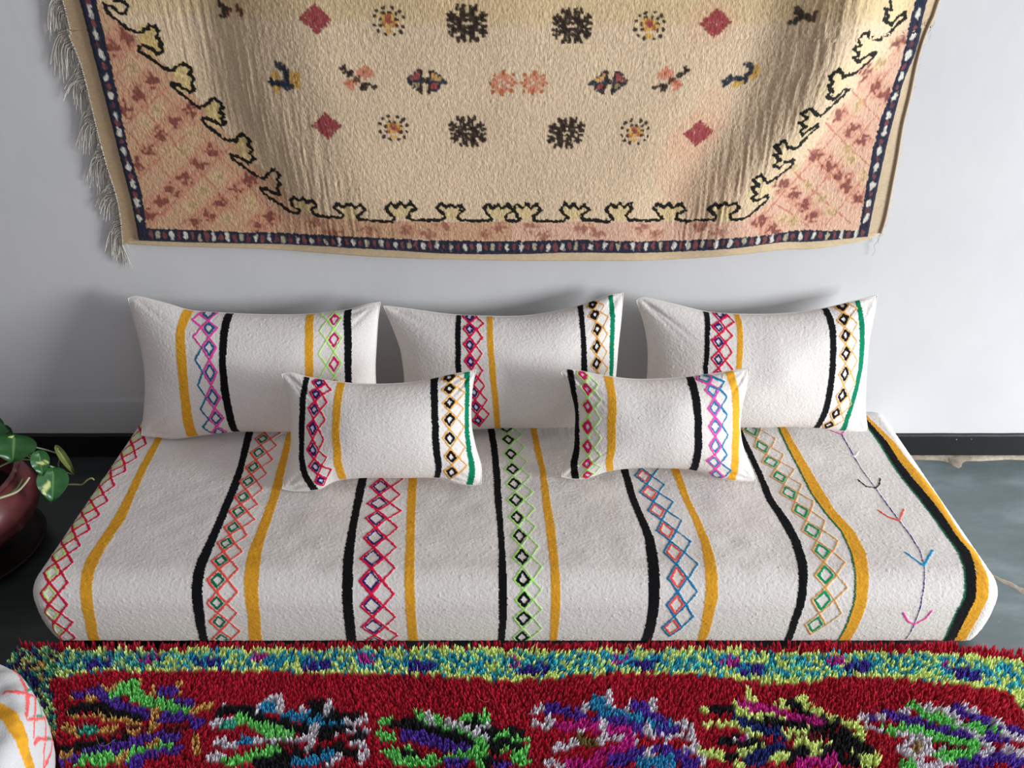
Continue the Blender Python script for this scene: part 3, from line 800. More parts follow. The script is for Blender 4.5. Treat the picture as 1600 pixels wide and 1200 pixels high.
DK = [(198, 57), (175, 76.5), (239, 127.5), (217.6, 147.7), (196, 172), (297, 170), (273, 190), (250.5, 212.5), (234.6, 236), (331, 237), (311, 257), (290, 278), (270, 300), (253, 316), (388, 281), (370, 298), (345, 318), (324, 336), (304, 349), (423, 338), (402, 353), (232, 336), (215, 258),
      (1274, 243), (1295, 258), (1323, 290), (1342, 310), (1222, 288), (1240, 305), (1268, 338), (1189, 346), (1330, 202), (1348, 219), (1208, 360), (1352.5, 112.5), (1369, 133), (1403, 66), (1384, 150), (1309, 180), (1312, 274), (1256, 320),
      (494, 348), (576, 360), (694, 354), (670, 366), (758, 366), (782, 356), (830, 354), (850, 368), (912, 356), (932, 366), (1002, 356), (1026, 366), (1096, 354), (1124, 364), (520, 362), (636, 360)]
for i, q in enumerate(rp(DK)):
    low = DK[i][1] > 343 and 450 < DK[i][0] < 1160
    rg.spot(q, .028, .018 if low else .025, (184, 112, 90), .45, rag=.6)
    rg.spot(q, .017, .013 if low else .016, (112, 52, 50), .80 if not low else .5, rag=.9)
for q in rp([(208, 102), (244, 172), (303, 210), (227, 193), (286, 234), (340, 276), (318, 298), (298, 320), (395, 320), (356, 342), (262, 235), (1240, 262), (1262, 290), (1285, 310), (1300, 330), (1330, 250), (1322, 235), (1350, 275), (1222, 340), (1240, 345), (1375, 100), (1340, 165)]):
    rg.spot(q, .024, .024, (214, 184, 138), .55, rag=.4)
    rg.spot(q, .010, .011, (140, 118, 70), .45, rag=1.2)
# border: dark blue band with pale and red blocks
NVY = (36, 38, 56)
bo_l = rg.pick(BLi); bo_r = rg.pick(BRi); bo_b = rg.pick(BBi)
vI = np.arange(nv) * rg.dv; uI = np.arange(nu) * rg.du
li = np.interp(vI, bo_l[:, 1], bo_l[:, 0]); ri = np.interp(vI, bo_r[:, 1], bo_r[:, 0]); bi = np.interp(uI, bo_b[:, 0], bo_b[:, 1])
nb = 0.0022 * vnoise(nv, nu, 2.0, 2.0, 77)
mk = (UCOL + nb < li[:, None]) | (UCOL + nb > ri[:, None]) | (VROW + nb > bi[None, :])
rg.col[mk] = lin(NVY) * (1 + .15 * rg.n1[mk][:, None])
topband = VROW + nb < 0.045
rg.col[np.broadcast_to(topband, mk.shape)] = lin(NVY)
WH = (214, 206, 194); RD = (124, 70, 70)
def block(c, hu, hv, colr):
    rg.spot(c, hu * .72, hv * .92, colr, .95, rag=.45, diamond=False)
ys = [19, 54, 86, 120, 150, 180, 206, 236, 262, 290, 317, 341]
cl = rg.pick([(np.interp(y, [p[1] for p in BLo], [p[0] for p in BLo]) * .5 + np.interp(y, [p[1] for p in BLi], [p[0] for p in BLi]) * .5, y) for y in ys])
cr_ = rg.pick([(np.interp(y, [p[1] for p in BRo], [p[0] for p in BRo]) * .5 + np.interp(y, [p[1] for p in BRi], [p[0] for p in BRi]) * .5, y) for y in ys])
for C in (cl, cr_):
    sp = C[1] - C[0]
    C = np.vstack([[C[0] - sp * k for k in range(14, 0, -1)], C])
    for i in range(len(C)):
        if C[i][1] < .05: continue
        block(C[i], .0088, .0125, WH)
        if i + 1 < len(C): block((C[i] + C[i + 1]) / 2, .0080, .0085, RD if i % 3 else (96, 58, 66))
xb = np.arange(236, 1350, 10.9)
cb_ = rg.pick([(x, np.interp(x, [p[0] for p in BBo], [p[1] for p in BBo]) * .5 + np.interp(x, [p[0] for p in BBi], [p[1] for p in BBi]) * .5) for x in xb])
for i, c in enumerate(cb_):
    block(c, .0074, .0125, (RD if (i // 2) % 5 != 2 else (112, 54, 62)) if i % 2 == 0 else (WH if i % 6 != 1 else (178, 166, 140)))
# the black meander with ram-horn hooks
def z7(l): return [(140 + x / 4.706, y / 4.706) for x, y in l]
def z5(l, ox, oy): return [(ox + x / 5.0, oy + y / 5.0) for x, y in l]
def z53(l): return [(1180 + x / 5.333, y / 5.333) for x, y in l]
mea = z7([(95, 20), (110, 55), (140, 100), (190, 140), (240, 190), (290, 215), (340, 235), (385, 240), (405, 210), (430, 215), (440, 190), (480, 200), (510, 235), (490, 270), (535, 310), (515, 345), (545, 375), (500, 400), (480, 380), (430, 350), (390, 335), (360, 345), (370, 380), (410, 410), (450, 435), (500, 470), (545, 500), (600, 520), (640, 495), (690, 470), (740, 500), (755, 520), (725, 545), (770, 580), (745, 620), (770, 655), (740, 680), (700, 655), (640, 615), (600, 600), (610, 640), (650, 670), (700, 710), (750, 755), (800, 785), (850, 780), (880, 745), (915, 725), (960, 760), (980, 790), (950, 820), (990, 850), (960, 880), (1000, 895), (970, 925), (930, 900), (870, 870), (830, 870), (840, 905), (880, 935), (930, 975), (980, 1020)])
mea += z5([(760, 90), (840, 105), (860, 70), (900, 45), (960, 100), (930, 130), (975, 170), (950, 200), (990, 240), (940, 275), (900, 240), (830, 215), (800, 205), (820, 245), (900, 300), (960, 345), (1010, 380), (1070, 395), (1100, 350), (1140, 325), (1190, 370), (1160, 400), (1195, 430), (1165, 470), (1190, 520), (1140, 510), (1090, 480), (1040, 470), (1060, 510), (1130, 560), (1200, 605), (1260, 650)], 200, 200)
mea += z5([(60, 305), (120, 318), (140, 290), (90, 265), (70, 215), (100, 180), (125, 215), (170, 195), (200, 235), (240, 210), (270, 260), (230, 290), (250, 320), (330, 345), (470, 350), (480, 325), (410, 275), (440, 240), (480, 270), (530, 240), (570, 275), (610, 245), (650, 290), (625, 320), (590, 340), (610, 365), (720, 375), (860, 380), (880, 350), (815, 285), (850, 235), (890, 270), (930, 235), (970, 270), (1010, 225), (1050, 285), (1000, 310), (985, 350), (1020, 370), (1250, 370), (1280, 345), (1210, 270), (1245, 240), (1280, 270), (1320, 250), (1350, 275), (1390, 250), (1430, 285), (1390, 315), (1375, 350), (1400, 370), (1590, 375)], 440, 270)
mea += z5([(10, 372), (40, 360), (0, 310), (-20, 275), (20, 250), (50, 285), (90, 245), (120, 280), (170, 245), (205, 295), (150, 335), (150, 370), (230, 380), (260, 355), (210, 290), (240, 245), (280, 280), (320, 240), (350, 280), (390, 245), (430, 295), (370, 335), (380, 375), (600, 380), (635, 350), (580, 290), (615, 235), (650, 275), (685, 240), (720, 280), (760, 250), (800, 290), (745, 330), (750, 370), (960, 380), (995, 355), (930, 290), (975, 240), (1010, 275), (1045, 240), (1075, 275), (1125, 235), (1140, 285), (1090, 330), (1110, 370), (1350, 370), (1370, 350), (1300, 275), (1345, 235), (1385, 270), (1425, 235), (1455, 275), (1520, 240), (1555, 295), (1490, 320), (1480, 360), (1560, 380)], 760, 270)
mea += z5([(40, 718), (180, 715), (200, 690), (135, 640), (180, 590), (220, 620), (265, 580), (290, 615), (350, 585), (380, 630), (300, 680), (310, 715), (400, 715), (460, 680), (540, 605), (590, 570), (600, 530), (560, 545), (510, 575), (470, 545), (510, 520), (470, 460), (530, 450), (480, 405), (545, 370), (590, 425), (640, 410), (720, 350), (790, 290), (800, 250), (740, 270), (690, 315), (650, 290), (690, 260), (650, 215), (700, 200), (655, 150), (725, 105), (760, 160), (830, 155)], 1080, 200)
mea += z53([(440, 1130), (520, 1060), (520, 1035), (450, 1080), (400, 1125), (370, 1095), (430, 1050), (370, 1030), (430, 990), (385, 950), (470, 900), (500, 950), (550, 965), (620, 900), (730, 800), (790, 740), (740, 750), (690, 800), (650, 830), (600, 795), (650, 760), (600, 715), (650, 690), (625, 640), (690, 580), (735, 640), (830, 610), (940, 520), (1010, 440), (960, 455), (900, 490), (860, 515), (810, 480), (870, 460), (820, 405), (880, 380), (850, 330), (900, 280), (940, 270), (985, 335), (1050, 320), (1150, 240), (1250, 150), (1250, 110), (1200, 130), (1160, 175), (1140, 205), (1065, 165), (1110, 145), (1080, 70), (1140, 80), (1120, 10)])
MQ = rp(mea)
# yellowish wool inside each hook: thick pale stroke under the line
rg.stroke(rp(z7([(440, 260), (470, 330)])), .05, (206, 176, 116), hh=0, var=.2)
for a in ([(690, 530), (700, 620)], [(915, 790), (930, 870)], [(1130, 1040), (1150, 1110)]):
    rg.stroke(rp(z7(a)), .045, (212, 184, 128), hh=0, var=.2)
for x, y in [(476, 322), (545, 333), (625, 330), (704, 331), (778, 331), (823, 331), (896, 332), (968, 332), (1044, 332), (1130, 333)]:
    rg.spot(rp([(x, y)])[0], .034, .022, (214, 188, 132), .7, rag=.2, diamond=False)
for x, y in [(1187, 300), (1224, 245), (1262, 196), (1308, 130), (1350, 75), (1402, 14), (1184, 298)]:
    rg.spot(rp([(x, y)])[0], .030, .040, (222, 200, 152), .6, rag=.2, diamond=False)
rg.stroke(MQ, .0084, (24, 22, 18), hh=0.0, var=.5)
# top-left hook
rg.stroke(rp(z7([(180, 5), (250, 10), (285, 45), (255, 100), (215, 95), (190, 60), (120, 35)])), .007, (24, 22, 18), hh=0)

# small motifs, knot by knot
def stamp(cx, cy, rows, pal, cell=.0072, sh=0.0, vs=0.82):
    c = rp([(cx, cy)])[0]; n = len(rows); m = len(rows[0])
    for j, row in enumerate(rows):
        for i, ch in enumerate(row):
            if ch == '.': continue
            u = c[0] + (i - (m - 1) / 2) * cell + sh * (j - (n - 1) / 2) * cell; v = c[1] + (j - (n - 1) / 2) * cell * vs
            rg.spot((u, v), cell * .70, cell * .80 * vs, pal[ch], .95, rag=.20, diamond=False)
PAL = {'k': (40, 26, 22), 'n': (30, 40, 58), 'r': (150, 66, 66), 'p': (206, 134, 106), 'y': (208, 164, 84), 'w': (214, 190, 160), 'b': (92, 54, 38), 'm': (166, 58, 72), 'o': (176, 100, 60), 'g': (150, 130, 90)}
SNOW = ["...k.k.k.k...",
        "...kkk.kkk...",
        ".k..kk.kk..k.",
        "kkk.kkkkk.kkk",
        ".kkkkk.kkkkk.",
        "kk.kkkkkkk.kk",
        "..kkk.w.kkk..",
        "kk.kkkkkkk.kk",
        ".kkkkk.kkkkk.",
        "kkk.kkkkk.kkk",
        ".k..kk.kk..k.",
        "...kkk.kkk...",
        "...k.k.k.k..."]
DOTS = ["...k..k...",
        ".k......k.",
        "...k.k.k..",
        "k..yooy..k",
        "..kyrryk..",
        "...yrroy..",
        "k.koyyok.k",
        "..........",
        ".k..yy..k.",
        "...k..k..."]
DIA = [".....r.....",
       "....rmr....",
       "...rrrmr...",
       "..rmrrrmr..",
       ".rrrmrmrrr.",
       "rrmrrrrrmrr",
       ".rrrmrmrrr.",
       "..rmrrrmr..",
       "...rmrrr...",
       "....rmr....",
       ".....r....."]
HOUR = ["...kk..kk....",
        "..nrk..kpn...",
        ".nrrk..kyyn..",
        "nrrrnkkngpyn.",
        "nnnnnkknnnnnn",
        ".nggk..krrn..",
        "..ngk..krmn..",
        "...nk..knn...",
        "....k..k....."]
HOURF = [r[::-1] for r in HOUR]
STAR = ["....o....",
        ".o.pop.o.",
        "..ppppp..",
        ".opwppwo.",
        "opppwpppo",
        ".opwppwo.",
        "..ppppp..",
        ".o.pop.o.",
        "....o...."]
ELL = ["...nn......",
       "...nnn.....",
       "....nnn....",
       "..y..nnyyy.",
       ".yyy.nnyoy.",
       ".n.y.nnyyy.",
       "nnnnnnnyoy.",
       ".nnnnnnnyy.",
       "..yy.nn....",
       "..y........"]
ELR = ["......nnn...",
       ".......nnny.",
       "........nnyy",
       "........nnyy",
       "..n....nnnyy",
       ".nnnnnnnnyyy",
       "nnnnnnnnn.y.",
       ".nn..yyyn...",
       ".n..yyy....."]
FLW = [".k.....p...",
       "kk....ppp..",
       ".kkk.ppopp.",
       "..kk.ppppp.",
       "....bb.p...",
       "..pobb.....",
       ".popp.kkk..",
       "..pp..kk.kk",
       "...p..kk..."]
FLWF = [r[::-1] for r in FLW]
for x, y in [(730, 37), (894, 41)]: stamp(x, y, SNOW, PAL, .0066)
for x, y in [(731, 206), (884, 208)]: stamp(x, y, SNOW, PAL, .0064, sh=-.1 if x > 800 else .1)
for x, y in [(607, 33), (1015, 40), (615, 200), (992, 206)]: stamp(x, y, DOTS, PAL, .0068)
for x, y in [(493, 30), (1118, 36), (510, 197), (1091, 208)]: stamp(x, y, DIA, PAL, .0063)
stamp(667, 128, HOUR, PAL, .0068); stamp(950, 130, HOURF, PAL, .0066)
for x, y in [(786, 130), (834, 130)]: stamp(x, y, STAR, PAL, .0068)
stamp(445, 122, ELL, PAL, .0080); stamp(1157, 117, ELR, PAL, .0066)
stamp(560, 122, FLW, PAL, .0074); stamp(1048, 124, FLWF, PAL, .0070)
stamp(360, 15, ["k......", "kk...b.", ".kkb.bb", ".kb...b", "kk....."], {'k': (52, 40, 30), 'b': (100, 52, 44)}, .0085)
stamp(1258, 25, [".k.....", ".kk..b.", "..kkbb.", ".kk.bb.", "kk....."], {'k': (52, 46, 40), 'b': (84, 60, 52)}, .0085)
# the same figures go on above, out of view
for x, y, S in [(560, -90, HOUR), (790, -95, STAR), (1010, -92, HOURF), (380, -85, FLW), (1240, -88, FLWF)]: stamp(x, y, S, PAL, .0075)

# relief of the clipped pile: vertical rows, stronger in the folds
def pile_relief(nv, nu, s):
    r = vnoise(nv, nu, 2.6, 1.2, s) * .0005 + vnoise(nv, nu, 6, 2.2, s + 1) * .00015 + vnoise(nv, nu, 1.2, 1.1, s + 2) * .0006
    return r
rroot = empty('wall_rug', 'cream pile rug hanging on the wall above the pillows', 'rug')
ridge = vnoise(nv, nu, 30, 2.6, 301) * .0018
zone = np.clip(1 - np.abs((rg.X - (300 + rg.Y * .62)) / 110), 0, 1) + np.clip(1 - np.abs((rg.X - (1330 - rg.Y * .62)) / 90), 0, 1)
rg.build('pile', M_rug, rroot, rough=pile_relief(nv, nu, 91) + ridge * np.clip(zone, 0, 1), flip=False)

def strip(name, A, B, n, m, mat, colr, lift, seed, parent, lab=None):
    """flat woven strip between two edge lines given in wall coordinates"""
    a = smooth_poly(A, n); b = smooth_poly(B, n)
    t = np.linspace(0, 1, m)[None, :, None]
    G = a[:, None] * (1 - t) + b[:, None] * t
    P = rug_points(G, lift)
    c = np.tile(lin(colr), (n, m, 1)) * (1 + .05 * vnoise(n, m, 30, 5, seed)[..., None] + .05 * vnoise(n, m, 2, 3, seed + 1)[..., None])
    th = P.copy(); th[..., 1] += .004
    V = np.concatenate([P.reshape(-1, 3), th.reshape(-1, 3)]); f1 = grid_faces(n, m, flip=True)
    rim = [(i * m, (i + 1) * m) for i in range(n - 1)] + [((i + 1) * m + m - 1, i * m + m - 1) for i in range(n - 1)] + [(j + 1, j) for j in range(m - 1)] + [((n - 1) * m + j, (n - 1) * m + j + 1) for j in range(m - 1)]
    fr = np.array([[p, q, q + n * m, p + n * m] for p, q in rim])
    ob = mesh_np(name, V, np.concatenate([f1, f1[:, ::-1] + n * m, fr]), mat, parent, np.concatenate([c.reshape(-1, 3)] * 2))
    if lab: ob['label'] = lab
    return ob
OL2 = up(on_rug(OL, .002)); OR2 = up(on_rug(ORt, .002)); OB2 = on_rug(OBt, .003)
inL = np.array([[p[0] + .012, p[1]] for p in L2]); inR = np.array([[p[0] - .02, p[1]] for p in R2])
strip('flatweave_end', OL2, inL, 500, 24, M_kilim, (196, 168, 134), .002, 5, rroot, 'plain beige flat-woven end with fringe')
strip('flatweave_end', inR, OR2, 500, 30, M_kilim, (206, 182, 152), .002, 6, rroot, 'plain beige flat-woven end on the right')
inB = np.array([[p[0], p[1] + .02] for p in B2])
strip('bottom_selvedge', inB, OB2, 900, 12, M_kilim, (208, 184, 150), .002, 8, rroot)
# stitched edge cord along the right end
def tubes(name, lines, mat, parent, S=5):
    V = []; Fc = []; C = []; base = 0
    for pts, r0, r1, c in lines:
        pts = np.asarray(pts); n = len(pts)
        tg = np.gradient(pts, axis=0); tg /= np.linalg.norm(tg, axis=1, keepdims=True) + 1e-9
        ref = np.array([0, 0, 1.0]) if abs(tg[0][2]) < .9 else np.array([0, 1.0, 0])
        bx = np.cross(tg, ref); bx /= np.linalg.norm(bx, axis=1, keepdims=True) + 1e-9; by = np.cross(tg, bx)
        an = np.linspace(0, 2 * math.pi, S, endpoint=False); rr = np.linspace(r0, r1, n)[:, None, None]
        R = pts[:, None] + rr * (np.cos(an)[None, :, None] * bx[:, None] + np.sin(an)[None, :, None] * by[:, None])
        V.append(R.reshape(-1, 3)); C.append(np.tile(lin(c), (n * S, 1)))
        for i in range(n - 1):
            for q in range(S):
                Fc.append([base + i * S + q, base + i * S + (q + 1) % S, base + (i + 1) * S + (q + 1) % S, base + (i + 1) * S + q])
        if S == 4 or True:
            Fc.append([base + 0, base + 1, base + 2, base + 3]); Fc.append([base + (n - 1) * S + k for k in (3, 2, 1, 0)])
        base += n * S
    return mesh_np(name, np.vstack(V), np.array(Fc), mat, parent, np.vstack(C))
cordp = smooth_poly(OR2, 160); cp = np.stack([cordp[:, 0], -(fold(cordp[:, 0], cordp[:, 1]) + .004), cordp[:, 1]], 1)
tubes('edge_cord', [(cp, .0035, .0035, (196, 172, 146))], M_yarn, rroot, 6)
# fringe on the left: bundles of unspun yarn hanging against the wall
rnd = random.Random(5); fl = []
ed = smooth_poly(OL2, 260)
for i in range(0, 260):
    z = ed[i][1]
    for k in range(5):
        x0, z0 = ed[i][0] + .003, z + rnd.uniform(-.003, .003)
        y0 = -(float(fold(np.array(x0), np.array(z0))) + .003)
        L = rnd.uniform(.045, .085) * (1.0 + .15 * math.sin(i * .21))
        dx = rnd.uniform(.022, .05) * (0.8 + .5 * math.sin(i * .33 + 1)); b = rnd.uniform(-.012, .012)
        pts = []
        for t in (0, .2, .4, .6, .8, 1):
            pts.append((x0 - dx * (t ** .6) * 1.0 + b * t * t, y0 + (-.004 - y0) * min(1, t * 1.5) * .8 - .001 * k, z0 - L * (t ** 1.6)))
        c = rnd.choice([(226, 220, 210), (214, 206, 194), (236, 230, 220), (196, 186, 172)])
        fl.append((pts, .0011, .0005, c))
end = ed[-1]
for k in range(16):
    b = rnd.uniform(-.006, .006)
    fl.append(([(end[0] - .004 + b * .5, -.008, end[1] + .01), (end[0] - .012 + b, -.006, end[1] - .015), (end[0] - .014 + b, -.005, end[1] - .035), (end[0] - .016 + b * 1.4, -.004, end[1] - rnd.uniform(.045, .066))], .0014, .0006, rnd.choice([(206, 200, 192), (150, 144, 136)])))
fo = tubes('fringe', fl, M_yarn, rroot, 4); fo['kind'] = 'stuff'
# loose threads on the right corner
fr_ = []
re = smooth_poly(OR2, 200)
for i in range(110, 200, 2):
    p = re[i]; y0 = -(float(fold(np.array(p[0]), np.array(p[1]))) + .003)
    L = rnd.uniform(.01, .03)
    fr_.append(([(p[0], y0, p[1]), (p[0] + rnd.uniform(.004, .012), y0 + .002, p[1] - L * .5), (p[0] + rnd.uniform(.0, .010), y0 + .003, p[1] - L)], .0006, .0003, (206, 196, 182)))
e2 = re[-1]
fr_.append(([(e2[0], -.012, e2[1] + .01), (e2[0] + .002, -.01, e2[1] - .02), (e2[0] - .006, -.009, e2[1] - .035), (e2[0] + .001, -.009, e2[1] - .05), (e2[0] - .003, -.008, e2[1] - .066)], .0009, .0005, (200, 190, 176)))
fr_.append(([(e2[0], -.012, e2[1] + .02), (e2[0] + .005, -.01, e2[1] + 0.0), (e2[0] - .003, -.009, e2[1] - .012), (e2[0] + .004, -.009, e2[1] - .03)], .0009, .0005, (214, 204, 190)))
fo = tubes('loose_thread', fr_, M_yarn, rroot, 4); fo['kind'] = 'stuff'
# wooden batten the rug hangs from, above the picture
box('hanging_batten', (-1.02, -0.018, RUG_TOP - .01), (1.02, 0.0, RUG_TOP + .02), plain_mat('batten_wood', (120, 84, 52), .6), rroot)
rebase(rroot, (0, 0, float(B2[:, 1].min())))

# ------------------------------------------------------------------ shaggy floor rug
SR_X0, SR_X1, SR_YB, SR_YF = -1.128, 1.42, -0.722, -1.30
TIP = 0.024
def floor_px(pts): return at_z(pts, TIP)[:, :2]
def A_(l, ox): return [(ox + x / 4.0, 960 + y / 4.0) for x, y in l]
sP = (92, 52, 168); sG = (122, 222, 112); sK = (18, 18, 24); sY = (218, 168, 92); sT = (70, 176, 150); sB = (48, 150, 196); sW = (226, 220, 228); sM = (208, 36, 150); sL = (232, 252, 150); sN = (32, 46, 120); sR = (190, 18, 48); sD = (110, 20, 34)
ST = []   # (colour, width px, points)
def S_(ox, c, wdt, *pts): ST.append((c, wdt, A_(pts, ox)))
# first figure
S_(0, sY, 9, (450, 515), (560, 530), (620, 470)); S_(0, sP, 12, (480, 510), (610, 490), (660, 545), (760, 580), (850, 610), (950, 640))
S_(0, sY, 9, (680, 490), (740, 450)); S_(0, sY, 8, (860, 430), (850, 500)); S_(0, sY, 8, (930, 500), (950, 470)); S_(0, sY, 8, (1100, 440), (1090, 500))
S_(0, sG, 15, (720, 500), (810, 440), (840, 520), (950, 560), (1050, 585), (1120, 610)); S_(0, sP, 14, (1000, 490), (1050, 490)); S_(0, sP, 10, (1100, 540), (1180, 570))
S_(0, sK, 12, (440, 600), (530, 590), (620, 580), (680, 620), (760, 650), (850, 660)); S_(0, sP, 12, (980, 650), (1080, 650), (1160, 640))
S_(0, sY, 9, (960, 600), (950, 690)); S_(0, sY, 9, (1180, 610), (1300, 575)); S_(0, sY, 6, (430, 640), (560, 640), (700, 660), (860, 690))
S_(0, sY, 9, (400, 710), (480, 740), (650, 735), (700, 715)); S_(0, sT, 9, (500, 735), (600, 730)); S_(0, sD, 9, (720, 740), (880, 720)); S_(0, sY, 8, (800, 755), (830, 740))
S_(0, sY, 10, (940, 720), (905, 790)); S_(0, sP, 11, (1180, 700), (1240, 680)); S_(0, sP, 11, (1000, 790), (1080, 780)); S_(0, sD, 10, (1040, 720), (1140, 715))
S_(0, sK, 12, (370, 860), (480, 840), (600, 820), (700, 810), (780, 780)); S_(0, sP, 13, (520, 885), (640, 860), (740, 840), (860, 800), (980, 755)); S_(0, sG, 13, (500, 925), (600, 910), (740, 900), (850, 860), (940, 850)); S_(0, sG, 10, (1000, 825), (1050, 830))
S_(0, sP, 12, (400, 910), (470, 900)); S_(0, sP, 14, (820, 935), (900, 900)); S_(0, sY, 9, (750, 930), (780, 870)); S_(0, sY, 9, (360, 880), (430, 890)); S_(0, sY, 9, (1215, 850), (1200, 780)); S_(0, sY, 8, (940, 830), (960, 800)); S_(0, sP, 9, (960, 870), (1100, 860))
# second
S_(0, sW, 7, (1340, 620), (1390, 580)); S_(0, sK, 11, (1370, 610), (1480, 600), (1600, 640)); S_(0, sW, 10, (1330, 680), (1420, 690)); S_(0, sG, 12, (1480, 660), (1560, 690), (1600, 710)); S_(0, sT, 8, (1380, 700), (1440, 700)); S_(0, sW, 9, (1340, 800), (1440, 830), (1560, 790)); S_(0, sW, 8, (1290, 910), (1370, 900)); S_(0, sG, 11, (1400, 930), (1500, 920), (1590, 890)); S_(0, sB, 8, (1480, 800), (1560, 790))
S_(400, sW, 8, (0, 600), (100, 530)); S_(400, sB, 15, (60, 590), (90, 600)); S_(400, sW, 10, (140, 530), (140, 610)); S_(400, sB, 12, (180, 640), (320, 650), (400, 700), (520, 690)); S_(400, sW, 8, (270, 590), (290, 620)); S_(400, sK, 20, (360, 590), (400, 600)); S_(400, sK, 12, (430, 640), (540, 650), (620, 660)); S_(400, sW, 9, (440, 570), (440, 620)); S_(400, sW, 9, (560, 690), (620, 690), (680, 660))
S_(400, sK, 15, (20, 680), (100, 690), (200, 715), (330, 735)); S_(400, sK, 15, (400, 740), (450, 755), (560, 730)); S_(400, sG, 12, (0, 700), (80, 740), (200, 755)); S_(400, sW, 9, (0, 800), (80, 790), (150, 810), (280, 790), (340, 760)); S_(400, sD, 8, (60, 830), (250, 830)); S_(400, sW, 9, (350, 710), (330, 860)); S_(400, sW, 8, (460, 800), (600, 730), (680, 740)); S_(400, sR, 9, (420, 820), (560, 770)); S_(400, sK, 13, (620, 790), (660, 770)); S_(400, sW, 7, (600, 810), (680, 830))
S_(400, sG, 12, (0, 890), (60, 870), (130, 860)); S_(400, sK, 14, (120, 910), (250, 890)); S_(400, sK, 14, (370, 870), (520, 860)); S_(400, sB, 12, (250, 935), (350, 920), (450, 885)); S_(400, sK, 12, (540, 890), (630, 900)); S_(400, sW, 9, (520, 900), (460, 930)); S_(400, sW, 9, (650, 930), (680, 880)); S_(400, sK, 12, (10, 940), (180, 950)); S_(400, sR, 9, (570, 940), (620, 935))
# third
S_(400, sG, 8, (770, 690), (840, 680)); S_(400, sK, 12, (860, 700), (960, 690)); S_(400, sG, 14, (1020, 640), (1050, 670)); S_(400, sK, 13, (960, 690), (1060, 720), (1170, 755)); S_(400, sW, 13, (1080, 640), (1110, 670)); S_(400, sG, 12, (1130, 650), (1200, 700), (1310, 740)); S_(400, sW, 10, (1180, 680), (1290, 700), (1380, 760), (1450, 790)); S_(400, sK, 14, (1340, 680), (1390, 670)); S_(400, sG, 12, (1430, 640), (1430, 680)); S_(400, sG, 9, (1280, 660), (1320, 650))
S_(400, sK, 12, (1180, 760), (1260, 780), (1340, 820)); S_(400, sK, 12, (1440, 730), (1540, 760)); S_(400, sW, 8, (1380, 730), (1450, 700)); S_(400, sP, 14, (920, 770), (1000, 760), (1080, 790), (1180, 820), (1300, 845)); S_(400, sG, 9, (770, 760), (860, 780)); S_(400, sG, 10, (1450, 820), (1540, 760), (1600, 750))
S_(400, sG, 11, (820, 880), (960, 860)); S_(400, sK, 11, (930, 890), (1000, 900)); S_(400, sG, 12, (880, 930), (1000, 925), (1110, 915)); S_(400, sG, 15, (1390, 800), (1400, 870), (1410, 940)); S_(400, sG, 11, (1180, 910), (1250, 880), (1350, 890)); S_(400, sK, 14, (1480, 830), (1570, 810)); S_(400, sP, 12, (1200, 935), (1290, 930)); S_(400, sK, 12, (1450, 930), (1500, 900)); S_(400, sG, 10, (1520, 890), (1600, 850)); S_(400, sR, 8, (1500, 890), (1580, 870)); S_(400, sP, 9, (1500, 950), (1580, 945))
S_(800, sK, 12, (0, 740), (50, 750)); S_(800, sG, 10, (0, 790), (70, 790)); S_(800, sK, 9, (0, 840), (40, 830)); S_(800, sG, 11, (0, 900), (90, 860)); S_(800, sG, 9, (40, 930), (90, 920))
# fourth
S_(800, sW, 9, (140, 610), (190, 580)); S_(800, sW, 9, (135, 690), (205, 692)); S_(800, sP, 14, (230, 600), (310, 610), (430, 635)); S_(800, sW, 10, (440, 590), (480, 570)); S_(800, sB, 17, (510, 560), (560, 570), (570, 610)); S_(800, sW, 9, (600, 500), (600, 600)); S_(800, sB, 13, (600, 620), (700, 640), (760, 660), (900, 700), (1000, 690)); S_(800, sW, 9, (710, 610), (750, 560)); S_(800, sP, 19, (800, 590), (840, 600)); S_(800, sW, 9, (870, 550), (880, 600)); S_(800, sP, 13, (860, 640), (940, 670)); S_(800, sP, 15, (530, 670), (620, 690), (700, 700), (800, 725))
S_(800, sW, 9, (220, 660), (290, 700), (420, 730)); S_(800, sM, 14, (290, 705), (400, 700), (480, 700), (600, 740), (720, 750)); S_(800, sW, 9, (560, 680), (560, 730)); S_(800, sP, 12, (900, 735), (1000, 750), (1060, 700)); S_(800, sW, 12, (840, 720), (870, 760)); S_(800, sW, 10, (1030, 690), (1110, 700)); S_(800, sW, 11, (960, 790), (1060, 780), (1130, 770)); S_(800, sR, 8, (980, 820), (1060, 790)); S_(800, sW, 9, (620, 780), (760, 790)); S_(800, sM, 9, (700, 740), (740, 800))
S_(800, sW, 11, (270, 840), (380, 800)); S_(800, (130, 110, 60), 11, (420, 780), (490, 810)); S_(800, sW, 10, (540, 800), (590, 780)); S_(800, sM, 13, (560, 880), (620, 860), (690, 830)); S_(800, sP, 15, (620, 930), (740, 890), (800, 880)); S_(800, sW, 12, (840, 900), (880, 850)); S_(800, sP, 15, (920, 860), (1000, 890), (1060, 900)); S_(800, sW, 10, (1080, 850), (1150, 830)); S_(800, sB, 13, (800, 945), (900, 930), (990, 930)); S_(800, sM, 13, (360, 935), (470, 935), (540, 890)); S_(800, sW, 10, (210, 930), (310, 950)); S_(800, sP, 12, (1080, 940), (1150, 930)); S_(800, sW, 8, (1180, 930), (1180, 900))
